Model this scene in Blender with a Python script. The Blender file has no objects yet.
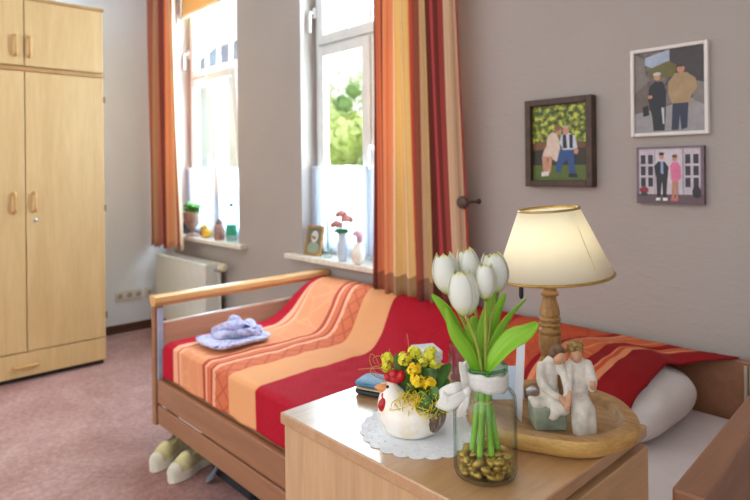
import bpy, bmesh, math, random
from mathutils import Vector, Matrix, noise
random.seed(7)
SC = bpy.context.scene
COL = SC.collection
PI = math.pi
def R(d): return math.radians(d)

# ------------------------------------------------------------------ camera
CAMH = 1.3
AZ = math.radians(136.91)
FWD = Vector((math.cos(AZ), math.sin(AZ), 0)); RGT = Vector((math.sin(AZ), -math.cos(AZ), 0)); UPV = Vector((0, 0, 1))
FPX = 588.0; ROLL = .0109
CX = RGT*math.cos(ROLL) - UPV*math.sin(ROLL); CY = UPV*math.cos(ROLL) + RGT*math.sin(ROLL)
CPOS = Vector((0, 0, CAMH))
cam = bpy.data.cameras.new('camera'); camo = bpy.data.objects.new('camera', cam); COL.objects.link(camo)
m = Matrix((CX, CY, -FWD)).transposed().to_4x4(); m.translation = CPOS
camo.matrix_world = m
cam.sensor_fit = 'HORIZONTAL'; cam.sensor_width = 36; cam.lens = FPX/750*36
cam.shift_y = -(250-169.2)/750
cam.clip_start = .05; cam.clip_end = 300
cam.dof.use_dof = True; cam.dof.focus_distance = 1.08; cam.dof.aperture_fstop = 4.8
SC.camera = camo
IMG_ROT = math.degrees(math.atan2(RGT.y, RGT.x))      # turn of things that face the room's open corner

# ------------------------------------------------------------------ materials
def lin(c):
    def f(v):
        v = v/255
        return v/12.92 if v <= .04045 else ((v+.055)/1.055)**2.4
    return (f(c[0]), f(c[1]), f(c[2]), 1)
class NT:
    def __init__(s, name):
        s.m = bpy.data.materials.new(name); s.m.use_nodes = True
        s.t = s.m.node_tree; s.n = s.t.nodes; s.l = s.t.links
        s.b = s.n['Principled BSDF']; s.out = s.n['Material Output']
    def new(s, t, **k):
        n = s.n.new(t)
        for a, v in k.items(): setattr(n, a, v)
        return n
    def link(s, a, b): s.l.new(a, b)
    def coord(s, kind='Object', scale=(1, 1, 1), rot=(0, 0, 0)):
        tc = s.new('ShaderNodeTexCoord'); mp = s.new('ShaderNodeMapping')
        mp.inputs['Scale'].default_value = scale; mp.inputs['Rotation'].default_value = rot
        s.link(tc.outputs[kind], mp.inputs[0]); return mp.outputs[0]
    def noise(s, vec, scale, detail=4, rough=.55, dist=0):
        n = s.new('ShaderNodeTexNoise'); n.inputs['Scale'].default_value = scale
        n.inputs['Detail'].default_value = detail; n.inputs['Roughness'].default_value = rough; n.inputs['Distortion'].default_value = dist
        s.link(vec, n.inputs['Vector']); return n.outputs['Fac']
    def ramp(s, fac, stops, interp='LINEAR'):
        r = s.new('ShaderNodeValToRGB'); e = r.color_ramp.elements; r.color_ramp.interpolation = interp
        stops = sorted(stops, key=lambda q: q[0])
        e[0].position = stops[0][0]; e[0].color = lin(stops[0][1])
        e[1].position = stops[-1][0]; e[1].color = lin(stops[-1][1])
        for p, c in stops[1:-1]:
            x = e.new(p); x.color = lin(c)
        s.link(fac, r.inputs[0]); return r.outputs[0]
    def mix(s, fac, a, b, mode='MIX'):
        x = s.new('ShaderNodeMix', data_type='RGBA', blend_type=mode)
        for sock, v in ((x.inputs[0], fac), (x.inputs[6], a), (x.inputs[7], b)):
            if hasattr(v, 'node'): s.link(v, sock)
            else: sock.default_value = v if not isinstance(v, tuple) or len(v) == 4 else lin(v)
        return x.outputs[2]
    def math(s, op, a, b=None):
        x = s.new('ShaderNodeMath', operation=op)
        for i, v in enumerate((a, b)):
            if v is None: continue
            if hasattr(v, 'node'): s.link(v, x.inputs[i])
            else: x.inputs[i].default_value = v
        return x.outputs[0]
    def bump(s, h, strength=.3, dist=.002):
        b = s.new('ShaderNodeBump'); b.inputs['Strength'].default_value = strength; b.inputs['Distance'].default_value = dist
        s.link(h, b.inputs['Height']); s.link(b.outputs[0], s.b.inputs['Normal'])
    def set(s, **k):
        for a, v in k.items():
            a = {'rough': 'Roughness', 'metal': 'Metallic', 'spec': 'Specular IOR Level', 'trans': 'Transmission Weight', 'coat': 'Coat Weight', 'sub': 'Subsurface Weight', 'ior': 'IOR', 'sheen': 'Sheen Weight'}[a]
            s.b.inputs[a].default_value = v
        return s
MATS = {}
def mat(name, c, rough=.5, var=.08, scale=12, bump=0, bscale=60, bdist=.001, c2=None, **k):
    if name in MATS: return MATS[name]
    q = NT(name); v = q.coord(); f = q.noise(v, scale)
    c2 = c2 or tuple(max(0, x*(1-var*1.6)) for x in c)
    q.link(q.ramp(f, [(.32, c2), (.68, c)]), q.b.inputs['Base Color'])
    q.set(rough=rough, **k)
    if bump: q.bump(q.noise(q.coord(), bscale, 6), bump, bdist)
    MATS[name] = q.m; return q.m
def wood(name, ca, cb, scale=(1, 1, 14), rough=.4, base=3, spec=.5, fine=.35):
    """grain runs along the axis with the small scale number"""
    if name in MATS: return MATS[name]
    q = NT(name); v = q.coord('Object', scale)
    f = q.noise(v, base, 5, .6, .6); g = q.noise(v, base*7, 3, .6)
    h = q.math('ADD', q.math('MULTIPLY', f, 1-fine), q.math('MULTIPLY', g, fine))
    q.link(q.ramp(h, [(.36, cb), (.62, ca)]), q.b.inputs['Base Color'])
    q.set(rough=rough, spec=spec); q.bump(g, .08, .0006)
    MATS[name] = q.m; return q.m
def glass(name, c=(255, 255, 255), rough=0, ior=1.45):
    q = NT(name); q.b.inputs['Base Color'].default_value = lin(c); q.set(rough=rough, trans=1, ior=ior)
    MATS[name] = q.m; return q.m
def thin_glass(name, c, refl=.08):
    q = NT(name); t = q.new('ShaderNodeBsdfTransparent'); t.inputs[0].default_value = lin(c)
    g = q.new('ShaderNodeBsdfGlossy'); g.inputs['Roughness'].default_value = .02
    x = q.new('ShaderNodeMixShader'); x.inputs[0].default_value = refl
    q.link(t.outputs[0], x.inputs[1]); q.link(g.outputs[0], x.inputs[2]); q.link(x.outputs[0], q.out.inputs[0])
    MATS[name] = q.m; return q.m
def sheer(name, c, transl=.5, transp=.25):
    q = NT(name); d = q.new('ShaderNodeBsdfDiffuse'); d.inputs[0].default_value = lin(c)
    t = q.new('ShaderNodeBsdfTranslucent'); t.inputs[0].default_value = lin(c)
    p = q.new('ShaderNodeBsdfTransparent')
    x = q.new('ShaderNodeMixShader'); x.inputs[0].default_value = transl
    y = q.new('ShaderNodeMixShader'); y.inputs[0].default_value = transp
    q.link(d.outputs[0], x.inputs[1]); q.link(t.outputs[0], x.inputs[2]); q.link(x.outputs[0], y.inputs[1]); q.link(p.outputs[0], y.inputs[2])
    q.link(y.outputs[0], q.out.inputs[0]); MATS[name] = q.m; return q.m
def cloth_translucent(q, color, w=.35):
    d = q.new('ShaderNodeBsdfTranslucent'); q.link(color, d.inputs[0])
    x = q.new('ShaderNodeMixShader'); x.inputs[0].default_value = w
    q.link(q.b.outputs[0], x.inputs[1]); q.link(d.outputs[0], x.inputs[2]); q.link(x.outputs[0], q.out.inputs[0])

M_ward = wood('wardrobe_beech', (214, 180, 128), (200, 163, 110), (6, 6, .5), .45, 2.2)
M_wardedge = wood('wardrobe_edge', (186, 140, 84), (166, 120, 70), (6, 6, .5), .5)
M_handle = mat('beige_plastic', (206, 158, 96), .35, .06)
M_dark = mat('dark_gap', (42, 34, 30), .8)
M_hinge = mat('hinge_dark', (70, 62, 58), .4)
M_chrome = mat('chrome', (200, 204, 208), .2, .03, metal=1)
M_bedwood = wood('bed_beech', (164, 116, 84), (146, 100, 70), (.5, 6, 7), .42, 3)
M_bedwoody = wood('bed_beech_cross', (206, 158, 126), (192, 144, 112), (6, .5, 7), .42, 3)
M_bedrail = wood('bed_rail_beech', (222, 176, 116), (206, 156, 98), (6, .5, 7), .3, 3)
M_headwood = wood('head_beech', (164, 116, 88), (146, 102, 76), (6, .5, 6), .38, 3)
M_nsside = wood('cabinet_beech_side', (206, 168, 126), (184, 146, 106), (9, 9, .45), .42, 4)
M_nsfront = wood('cabinet_beech_front', (206, 166, 124), (186, 146, 106), (6, .5, 9), .36, 4)
M_nstop = wood('cabinet_beech_top', (196, 152, 108), (178, 134, 92), (9, .5, 6), .26, 4, spec=.8)
M_nstop.node_tree.nodes['Principled BSDF'].inputs['Coat Weight'].default_value = 1
M_nstop.node_tree.nodes['Principled BSDF'].inputs['Coat Roughness'].default_value = .32
M_tray = wood('tray_acacia', (188, 148, 96), (136, 98, 60), (3, 13, 5), .5, 3)
M_bark = wood('tray_live_edge', (214, 172, 100), (180, 136, 72), (6, 6, 22), .55, 3)
M_lampwood = wood('lamp_turned_wood', (178, 134, 76), (126, 88, 48), (14, 14, 3), .42, 5)
M_white = mat('white_paint', (236, 238, 238), .4, .02)
M_frame = mat('window_white', (226, 230, 230), .35, .02)
M_sill = mat('sill_stone', (236, 228, 214), .35, .06, 30)
M_radi = mat('radiator_enamel', (226, 224, 214), .35, .02)
M_socket = mat('socket_plastic', (226, 224, 214), .35, .02)
M_sockdark = mat('socket_hole', (184, 180, 164), .5)
M_sheet = mat('white_sheet', (244, 238, 238), .85, .03, 5, .15, 30, .004)
M_pillow = mat('white_pillow', (244, 240, 238), .85, .03, 4, .2, 22, .004)
M_gold = mat('gold_thread', (206, 176, 110), .5)
M_ceramic = mat('ceramic_white', (240, 234, 222), .22, .03, 20)
M_gilt = mat('gilt_trim', (196, 158, 84), .3, .1, 30, metal=.6)
M_black = mat('black_plastic', (28, 28, 30), .5)
def clear_glass(name, c, edge, lo=.04, hi=.75):
    q = NT(name); lw = q.new('ShaderNodeLayerWeight'); lw.inputs['Blend'].default_value = .35
    t = q.new('ShaderNodeBsdfTransparent'); g = q.new('ShaderNodeBsdfGlossy'); g.inputs['Roughness'].default_value = .03; g.inputs[0].default_value = (.95, .97, .96, 1)
    q.link(q.ramp(lw.outputs['Facing'], [(0, c), (.45, c), (.72, tuple((a_+b_)//2 for a_, b_ in zip(c, edge))), (.95, edge)]), t.inputs[0])
    f = q.math('ADD', q.math('MULTIPLY', q.math('POWER', lw.outputs['Facing'], 4), hi-lo), lo)
    x = q.new('ShaderNodeMixShader'); q.link(f, x.inputs[0]); q.link(t.outputs[0], x.inputs[1]); q.link(g.outputs[0], x.inputs[2]); q.link(x.outputs[0], q.out.inputs[0])
    MATS[name] = q.m; return q.m
M_glass = clear_glass('clear_glass', (252, 254, 253), (150, 168, 160), .03, .6)
M_glass2 = clear_glass('pinkish_glass', (244, 236, 240), (170, 158, 166), .07, .8)
M_pane = thin_glass('window_pane', (244, 250, 250), .06)
M_sheer = sheer('cafe_voile', (206, 216, 232), .4, .10)
M_brown = mat('dark_brown_wood', (92, 70, 56), .5, .15, 20)

# ------------------------------------------------------------------ mesh building
class MB:
    def __init__(s): s.v = []; s.f = []; s.mi = []; s.uv = None
    def add(s, vs, fs, mi=0):
        o = len(s.v); s.v += [Vector(p) for p in vs]; s.f += [tuple(i+o for i in f) for f in fs]; s.mi += [mi]*len(fs); return s
    def box(s, x0, x1, y0, y1, z0, z1, mi=0, M=None):
        vs = [Vector((x, y, z)) for z in (z0, z1) for y in (y0, y1) for x in (x0, x1)]
        if M is not None: vs = [M @ p for p in vs]
        return s.add(vs, [(0, 2, 3, 1), (4, 5, 7, 6), (0, 1, 5, 4), (2, 6, 7, 3), (0, 4, 6, 2), (1, 3, 7, 5)], mi)
    def lathe(s, prof, seg=32, c=(0, 0, 0), mi=0, M=None, cap=True, sx=1, sy=1):
        c = Vector(c); vs = []; fs = []
        for r, z in prof:
            for k in range(seg):
                a = 2*PI*k/seg; p = Vector((r*math.cos(a)*sx, r*math.sin(a)*sy, z))
                vs.append((M @ p if M is not None else p)+c)
        for i in range(len(prof)-1):
            for k in range(seg):
                k2 = (k+1) % seg; fs.append((i*seg+k, i*seg+k2, (i+1)*seg+k2, (i+1)*seg+k))
        if cap:
            fs.append(tuple(range(seg))[::-1]); fs.append(tuple(range((len(prof)-1)*seg, len(prof)*seg)))
        return s.add(vs, fs, mi)
    def tube(s, pts, r, seg=8, mi=0, cap=True, sy=1):
        pts = [Vector(p) for p in pts]; n = len(pts); rs = r if isinstance(r, (list, tuple)) else [r]*n
        vs = []; fs = []; prev = None
        for i, p in enumerate(pts):
            t = (pts[min(i+1, n-1)]-pts[max(i-1, 0)]).normalized()
            if prev is None:
                a = t.orthogonal().normalized()
            else:
                a = (prev - t*prev.dot(t)); a = a.normalized() if a.length > 1e-6 else t.orthogonal().normalized()
            prev = a; b = t.cross(a)
            for k in range(seg):
                q = 2*PI*k/seg; vs.append(p+(a*math.cos(q)+b*math.sin(q)*sy)*rs[i])
        for i in range(n-1):
            for k in range(seg):
                k2 = (k+1) % seg; fs.append((i*seg+k, i*seg+k2, (i+1)*seg+k2, (i+1)*seg+k))
        if cap: fs.append(tuple(range(seg))[::-1]); fs.append(tuple(range((n-1)*seg, n*seg)))
        return s.add(vs, fs, mi)
    def grid(s, fn, nu, nv, mi=0, uv=True):
        o = len(s.v); vs = []; fs = []; uvs = []
        for j in range(nv+1):
            for i in range(nu+1):
                vs.append(fn(i/nu, j/nv)); uvs.append((i/nu, j/nv))
        for j in range(nv):
            for i in range(nu):
                a = j*(nu+1)+i; fs.append((a, a+1, a+nu+2, a+nu+1))
        s.add(vs, fs, mi)
        if uv:
            s.uv = s.uv or {}
            for i, t in enumerate(uvs): s.uv[o+i] = t
        return s
    def ell(s, c, r, seg=20, rings=12, mi=0, M=None):
        c = Vector(c)
        if not isinstance(r, (tuple, list)): r = (r, r, r)
        vs = [Vector((0, 0, -1))]; fs = []
        for i in range(1, rings):
            a = -PI/2+PI*i/rings
            for k in range(seg):
                b = 2*PI*k/seg; vs.append(Vector((math.cos(a)*math.cos(b), math.cos(a)*math.sin(b), math.sin(a))))
        vs.append(Vector((0, 0, 1)))
        for k in range(seg): fs.append((0, 1+(k+1) % seg, 1+k))
        for i in range(rings-2):
            for k in range(seg):
                a = 1+i*seg; k2 = (k+1) % seg; fs.append((a+k, a+k2, a+seg+k2, a+seg+k))
        a = 1+(rings-2)*seg; L = len(vs)-1
        for k in range(seg): fs.append((a+k, a+(k+1) % seg, L))
        out = []
        for p in vs:
            p = Vector((p.x*r[0], p.y*r[1], p.z*r[2]))
            if M is not None: p = M @ p
            out.append(p+c)
        return s.add(out, fs, mi)
    def prism(s, poly, axis_o, ux, uy, n, th, mi=0):
        """flat outline poly (2-D) in frame (ux, uy), thickness th along n"""
        o = Vector(axis_o); ux = Vector(ux); uy = Vector(uy); n = Vector(n); N = len(poly)
        vs = [o+ux*a+uy*b for a, b in poly]+[o+ux*a+uy*b+n*th for a, b in poly]
        fs = [tuple(range(N))[::-1], tuple(range(N, 2*N))]+[(i, (i+1) % N, N+(i+1) % N, N+i) for i in range(N)]
        return s.add(vs, fs, mi)
    def mesh(s, name, mats, smooth=False):
        me = bpy.data.meshes.new(name); me.from_pydata([tuple(p) for p in s.v], [], s.f)
        for mm in (mats if isinstance(mats, (list, tuple)) else [mats]): me.materials.append(mm)
        for p, i in zip(me.polygons, s.mi): p.material_index = i; p.use_smooth = smooth
        if s.uv:
            u = me.uv_layers.new(name='UVMap')
            for lp in me.loops:
                u.data[lp.index].uv = s.uv.get(lp.vertex_index, (0, 0))
        bm = bmesh.new(); bm.from_mesh(me); bmesh.ops.recalc_face_normals(bm, faces=bm.faces); bm.to_mesh(me); bm.free()
        return me
def props(o, label=None, cat=None, group=None, kind=None):
    if label: o['label'] = label
    if cat: o['category'] = cat
    if group: o['group'] = group
    if kind: o['kind'] = kind
    return o
def root(name, loc, label=None, cat=None, group=None, kind=None, rotz=0):
    o = bpy.data.objects.new(name, None); COL.objects.link(o); o.empty_display_size = .05
    o.matrix_world = Matrix.Translation(Vector(loc)) @ Matrix.Rotation(R(rotz), 4, 'Z')
    o.location = loc; o.rotation_euler = (0, 0, R(rotz))
    return props(o, label, cat, group, kind)
def WM(o):
    mm = Matrix.Translation(o.location) @ o.rotation_euler.to_matrix().to_4x4()
    return WM(o.parent) @ mm if o.parent else mm
def part(name, mb, mats, parent=None, world=True, smooth=False, bevel=0, label=None, kind=None, solid=0, subsurf=0, seg=2, auto=None, loc=None):
    """one mesh object; world=True: given in room coordinates; loc: origin of a top-level mesh"""
    inv = None
    if parent is not None:
        if world: inv = WM(parent).inverted()
    elif loc is not None: inv = Matrix.Translation(-Vector(loc))
    if inv is not None: mb.v = [inv @ p for p in mb.v]
    me = mb.mesh(name, mats, smooth)
    o = bpy.data.objects.new(name, me); COL.objects.link(o)
    if parent is not None: o.parent = parent
    elif loc is not None: o.location = loc
    if solid:
        q = o.modifiers.new('solid', 'SOLIDIFY'); q.thickness = solid; q.offset = 0
    if bevel:
        q = o.modifiers.new('bevel', 'BEVEL'); q.width = bevel; q.segments = seg; q.limit_method = 'ANGLE'; q.angle_limit = R(40)
    if subsurf:
        q = o.modifiers.new('sub', 'SUBSURF'); q.levels = subsurf; q.render_levels = subsurf
    if auto is not None:
        for p in me.polygons: p.use_smooth = True
        me.set_sharp_from_angle(angle=R(auto))
    if label: o['label'] = label
    if kind: o['kind'] = kind
    return o
def struct(name, mb, mats, **k): return part(name, mb, mats, None, kind='structure', **k)
def fused(mb, voxel, smooth=6, fac=.5):
    """melt overlapping shapes of mb into one continuous skin"""
    me = mb.mesh('t', [M_white]); o = bpy.data.objects.new('t', me); COL.objects.link(o)
    q = o.modifiers.new('r', 'REMESH'); q.mode = 'VOXEL'; q.voxel_size = voxel
    if smooth:
        q = o.modifiers.new('s', 'SMOOTH'); q.factor = fac; q.iterations = smooth
    dg = bpy.context.evaluated_depsgraph_get(); dg.update()
    ev = o.evaluated_get(dg); m2 = ev.to_mesh()
    out = MB(); out.add([v.co.copy() for v in m2.vertices], [tuple(p.vertices) for p in m2.polygons])
    ev.to_mesh_clear(); bpy.data.objects.remove(o); bpy.data.meshes.remove(me)
    return out
def dup(o, parent=None):
    c = o.copy(); COL.objects.link(c)
    if parent is not None: c.parent = parent
    for ch in list(o.children): dup(ch, c)
    return c
def spline(pts, n):
    """Catmull-Rom through tuples of any length"""
    P = [tuple(p) for p in pts]; P = [P[0]]+P+[P[-1]]; out = []; S = len(P)-3
    for i in range(n+1):
        u = i/n*S; k = min(int(u), S-1); t = u-k
        out.append(tuple(.5*(2*b+(c-a)*t+(2*a-5*b+4*c-d)*t*t+(3*b-a-3*c+d)*t**3) for a, b, c, d in zip(P[k], P[k+1], P[k+2], P[k+3])))
    return out
def sm(a, b, x):
    t = min(1, max(0, (x-a)/(b-a))); return t*t*(3-2*t)

# ------------------------------------------------------------------ the room
XB, YW = -4.9, 2.2
W1 = (-4.81, -3.81); W2 = (-3.03, -1.95); ZS, ZT = .75, 2.98; CEIL = 3.25; XR = 2.4; YF = 2.4
q = NT('wall_paint'); v = q.coord()
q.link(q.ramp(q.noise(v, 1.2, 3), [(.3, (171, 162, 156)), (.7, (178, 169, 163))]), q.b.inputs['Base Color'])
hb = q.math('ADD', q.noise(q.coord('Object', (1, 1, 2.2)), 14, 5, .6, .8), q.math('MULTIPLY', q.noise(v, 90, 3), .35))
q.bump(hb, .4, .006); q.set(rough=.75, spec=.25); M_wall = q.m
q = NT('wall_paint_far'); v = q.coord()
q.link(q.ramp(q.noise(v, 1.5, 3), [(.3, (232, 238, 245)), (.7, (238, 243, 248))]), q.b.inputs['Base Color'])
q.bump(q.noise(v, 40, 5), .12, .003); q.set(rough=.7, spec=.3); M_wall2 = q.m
q = NT('mottled_carpet'); v = q.coord()
a = q.noise(v, 2.2, 6, .65, .4); b = q.noise(v, 38, 4, .7); c = q.noise(v, 160, 2)
f = q.math('ADD', q.math('MULTIPLY', a, .45), q.math('ADD', q.math('MULTIPLY', b, .4), q.math('MULTIPLY', c, .15)))
q.link(q.ramp(f, [(.38, (140, 98, 92)), (.5, (166, 126, 121)), (.62, (192, 158, 153))]), q.b.inputs['Base Color'])
q.set(rough=.5, spec=.4); q.bump(c, .1, .001); M_floor = q.m
M_ceil = mat('ceiling_white', (235, 233, 228), .8, .02)
M_base = wood('baseboard_wood', (104, 70, 56), (84, 56, 46), (.6, .6, 8), .4)

mb = MB().box(XB-.1, XR+.6, -3.2, YF, -.1, 0); struct('floor', mb, M_floor)
mb = MB().box(XB-.1, XR, -1.3, YF, CEIL, CEIL+.1); struct('ceiling', mb, M_ceil)
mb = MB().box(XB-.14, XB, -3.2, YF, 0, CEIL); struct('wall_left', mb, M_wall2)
struct('wall_right', MB().box(1.35, 1.5, -1.6, YF, 0, CEIL), M_wall2)
mb = MB()
for x0, x1, z0, z1 in ((XB, W1[0], 0, CEIL), (W1[1], W2[0], 0, CEIL), (W2[1], XR, 0, CEIL), (W1[0], W1[1], 0, ZS-.02), (W1[0], W1[1], ZT, CEIL), (W2[0], W2[1], 0, ZS-.02), (W2[0], W2[1], ZT, CEIL)):
    mb.box(x0, x1, YW, YF, z0, z1)
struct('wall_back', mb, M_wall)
struct('baseboard_left', MB().box(XB, XB+.015, -3, YW-.002, .0, .065).box(XB+.015, XB+.028, -3, YW-.002, 0, .02), M_base, bevel=.003)
struct('baseboard_back', MB().box(XB+.03, XR, YW-.015, YW, 0, .065), M_base, bevel=.003)

# ------------------------------------------------------------------ windows
def window(name, x0, x1, tilt):
    w = root(name, ((x0+x1)/2, 2.3, ZS), kind='structure'); xc = (x0+x1)/2
    y0, y1 = 2.32, 2.38
    f = MB().box(x0, x0+.055, y0, y1, ZS, ZT).box(x1-.055, x1, y0, y1, ZS, ZT).box(x0+.055, x1-.055, y0, y1, ZS, ZS+.06).box(x0+.055, x1-.055, y0, y1, ZT-.06, ZT)
    f.box(x0+.055, x1-.055, y0, y1, 2.06, 2.1).box(xc-.035, xc+.035, y0, y1, ZS+.06, 2.06)
    part('frame', f, M_frame, w, bevel=.006)
    part('sill', MB().box(x0-.12 if x0 > -4 else x0+.005, x1+.12, YW-.062, YW, ZS-.012, ZS+.02).box(x0+.005, x1-.005, YW, y0, ZS-.012, ZS+.02), M_sill, w, bevel=.006)
    def sash(name, a, b, c, d, bars=0, M=None):
        t = .062; ya, yb = y0-.022, y0+.02
        g = MB()
        for q in ((a, a+t, c, d), (b-t, b, c, d), (a+t, b-t, c, c+t), (a+t, b-t, d-t, d)): g.box(q[0], q[1], ya, yb, q[2], q[3])
        for k in range(bars):
            xx = a+t+(b-a-2*t)*(k+1)/(bars+1); g.box(xx-.012, xx+.012, ya+.008, yb-.008, c+t, d-t)
        p = MB().box(a+t-.004, b-t+.004, y0-.004, y0+.002, c+t-.004, d-t+.004)
        if M is not None: g.v = [M @ z for z in g.v]; p.v = [M @ z for z in p.v]
        s = part(name, g, M_frame, w, bevel=.005); p = part('pane', p, M_pane, s)
        return s
    def handle(s, x, z, M=None, up=False):
        h = MB().box(x-.013, x+.013, y0-.034, y0-.022, z-.035, z+.035).tube([(x, y0-.03, z), (x, y0-.06, z), (x, y0-.065, z-.02), (x, y0-.065, z-.13)], .009, 8)
        if M is not None: h.v = [M @ z_ for z_ in h.v]
        part('handle', h, M_white, s, bevel=.003)
    s = sash('transom_sash', x0+.045, x1-.045, 2.09, ZT-.05, 3)
    handle(s, x0+.03, 2.30)
    s = sash('casement_sash', x0+.045, xc-.01, ZS+.05, 2.075)
    M = None
    if tilt:
        M = Matrix.Translation((0, y0, ZS+.05)) @ Matrix.Rotation(R(tilt), 4, 'X') @ Matrix.Translation((0, -y0, -ZS-.05))
    s2 = sash('casement_sash', xc+.01, x1-.045, ZS+.05, 2.075, 0, M)
    handle(s2, xc+.03, 1.43, M)
    return w
window('window_1', W1[0], W1[1], 4.5)
window('window_2', W2[0], W2[1], 0)

# roller blind in the first window
b = root('roller_blind', (-4.31, 2.25, 2.6), 'yellow roller blind half lowered at the top of the far window', 'blind')
q = NT('blind_yellow'); q.b.inputs['Base Color'].default_value = lin((214, 184, 118)); q.set(rough=.8)
cc = q.new('ShaderNodeRGB'); cc.outputs[0].default_value = lin((226, 196, 128)); cloth_translucent(q, cc.outputs[0], .12); M_blind = q.m
part('fabric', MB().box(W1[0]+.012, W1[1]-.012, 2.238, 2.241, 2.625, 2.95), M_blind, b)
part('bottom_bar', MB().box(W1[0]+.012, W1[1]-.012, 2.23, 2.25, 2.60, 2.628), mat('blind_bar', (238, 226, 190), .5), b, bevel=.004)
part('roller', MB().tube([(W1[0]+.005, 2.24, 2.955), (W1[1]-.005, 2.24, 2.955)], .02, 14), M_white, b, auto=30)

# cafe curtains
def cafe(name, x0, x1, label):
    def fn(u, v):
        x = x0+(x1-x0)*u
        return Vector((x, 2.274+.008*math.sin(u*2*PI*13+.6*math.sin(u*9))*(1.1-.5*v)+.003*math.sin(u*40), ZS+.05+(1.325-ZS-.05)*v))
    t = root(name, ((x0+x1)/2, 2.274, ZS+.05), label, 'curtain', 'cafe curtains on the windows')
    part('voile', MB().grid(fn, 220, 6), M_sheer, t, smooth=True)
    part('rod', MB().tube([(x0-.004, 2.274, 1.318), (x1+.004, 2.274, 1.318)], .005, 8), M_white, t, auto=40)
cafe('cafe_curtain', W1[0]+.008, W1[1]-.008, 'white voile half curtain in the far window behind the urn with the green plant')
cafe('cafe_curtain', W2[0]+.008, W2[1]-.008, 'white voile half curtain in the near window behind the photo and rose vase')

# ------------------------------------------------------------------ long striped curtains
def curtain_mat(name, stops, hem, transl=.35):
    q = NT(name); tc = q.new('ShaderNodeTexCoord'); sp = q.new('ShaderNodeSeparateXYZ'); q.link(tc.outputs['UV'], sp.inputs[0])
    col = q.ramp(sp.outputs[0], stops, 'CONSTANT')
    nz = q.noise(q.coord('UV', (160, 40, 1)), 3, 3)
    col = q.mix(q.math('MULTIPLY', nz, .25), col, (110, 60, 44))
    lines = q.math('GREATER_THAN', q.math('SINE', q.math('MULTIPLY', sp.outputs[0], 150)), .93)
    col = q.mix(q.math('MULTIPLY', lines, .3), col, (110, 56, 46))
    h = q.math('LESS_THAN', sp.outputs[1], hem)
    col = q.mix(q.math('MULTIPLY', h, .55), col, (84, 50, 50))
    q.link(col, q.b.inputs['Base Color']); q.set(rough=.85, spec=.15)
    q.bump(q.noise(q.coord('UV', (400, 900, 1)), 4, 2), .15, .001)
    cloth_translucent(q, col, transl); return q.m
ru, dr, og, ye, pk, ol, cr, ta, rb = (222, 132, 92), (156, 74, 66), (242, 164, 116), (246, 212, 140), (240, 150, 126), (218, 188, 128), (212, 82, 88), (230, 196, 160), (176, 78, 74)
ce = (250, 216, 180)
st2 = [(0, (180, 104, 78)), (.028, (126, 52, 48)), (.072, ru), (.138, (126, 52, 48)), (.178, og), (.265, ce), (.29, ye), (.365, pk), (.385, ce), (.415, ye), (.475, (214, 92, 66)), (.53, rb), (.55, (176, 110, 84)), (.575, ta), (.6, ol), (.66, (120, 60, 54)), (.70, cr), (.77, (124, 56, 52)), (.81, rb), (.85, ta), (.955, rb)]
M_cur2 = curtain_mat('striped_curtain_warm', st2, .047, .2)
st1 = [(0, (214, 164, 134)), (.06, (196, 124, 108)), (.18, (178, 108, 92)), (.26, (212, 172, 136)), (.38, (212, 134, 122)), (.47, (220, 186, 158)), (.53, (152, 86, 78)), (.62, (224, 140, 110)), (.72, (236, 168, 128)), (.83, (236, 200, 158)), (.92, (208, 120, 108)), (.96, (240, 204, 170))]
M_cur1 = curtain_mat('striped_curtain_rust', st1, 0.0, .2)
def curtain(name, xt0, xt1, xb0, xb1, yc, z0, z1, m, n, amp, label, ph=0, pinch=None):
    t = root(name, ((xb0+xb1)/2, yc, z0), label, 'curtain', 'long striped curtains')
    def fn(u, v):
        w = 1-v
        wt = w**1.5
        x0 = xt0+(xb0-xt0)*wt; x1 = xt1+(xb1-xt1)*wt
        uu = u+.012*math.sin(u*2*PI*3+1)
        a = amp*(.75+.35*w)*(1+.3*math.sin(u*11+2))
        y = yc+a*math.sin(2*PI*n*uu+ph+.35*w*math.sin(5*u))+.012*math.sin(2*PI*(n*.37)*u+3*v)
        x = x0+(x1-x0)*u
        z = z0+(z1-z0)*v
        if pinch:
            px, pz, s = pinch; d = math.exp(-((z-pz)/.28)**2)*sm(.55, 1, u); x += (px-x)*d*s
        z += .016*math.sin(u*2*PI*n+1.2)*max(0, 1-v*10)
        return Vector((x, y, z))
    part('drape', MB().grid(fn, 260, 40), m, t, smooth=True, solid=.003)
    r = MB().tube([(min(xt0, xb0)-.05, yc, z1+.02), (max(xt1, xb1)+.1, yc, z1+.02)], .012, 10)
    ro = part('curtain_rod', r, M_brown, t, auto=40)
    for x in (min(xt0, xb0)+.02, max(xt1, xb1)+.05): part('bracket', MB().box(x-.01, x+.01, yc, YW, z1+.012, z1+.028), M_brown, ro)
    return t
curtain('curtain', -4.885, -4.385, -4.885, -4.32, 1.985, .70, 3.02, M_cur1, 6.5, .024, 'rust and tan striped curtain hanging above the radiator')
curtain('curtain', -2.235, -1.70, -2.265, -1.60, 2.08, .662, 3.02, M_cur2, 8.5, .0105, 'red orange and yellow striped curtain hanging behind the white tulips', ph=1.0)
KX, KZ = -1.652, 1.147
k = root('tieback_knob', (KX, YW, KZ), 'round dark brown tieback knob on the wall beside the curtain', 'knob')
Mx = Matrix.Rotation(R(90), 4, 'X')
part('knob', MB().lathe([(.008, .100), (.024, .104), (.029, .116), (.027, .130), (.015, .138)], 24, (KX, YW, KZ), M=Mx), M_brown, k, auto=40)
part('stem', MB().lathe([(.013, 0), (.013, .005), (.006, .01), (.006, .105)], 20, (KX, YW, KZ), M=Mx), M_brown, k, auto=40)

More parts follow.
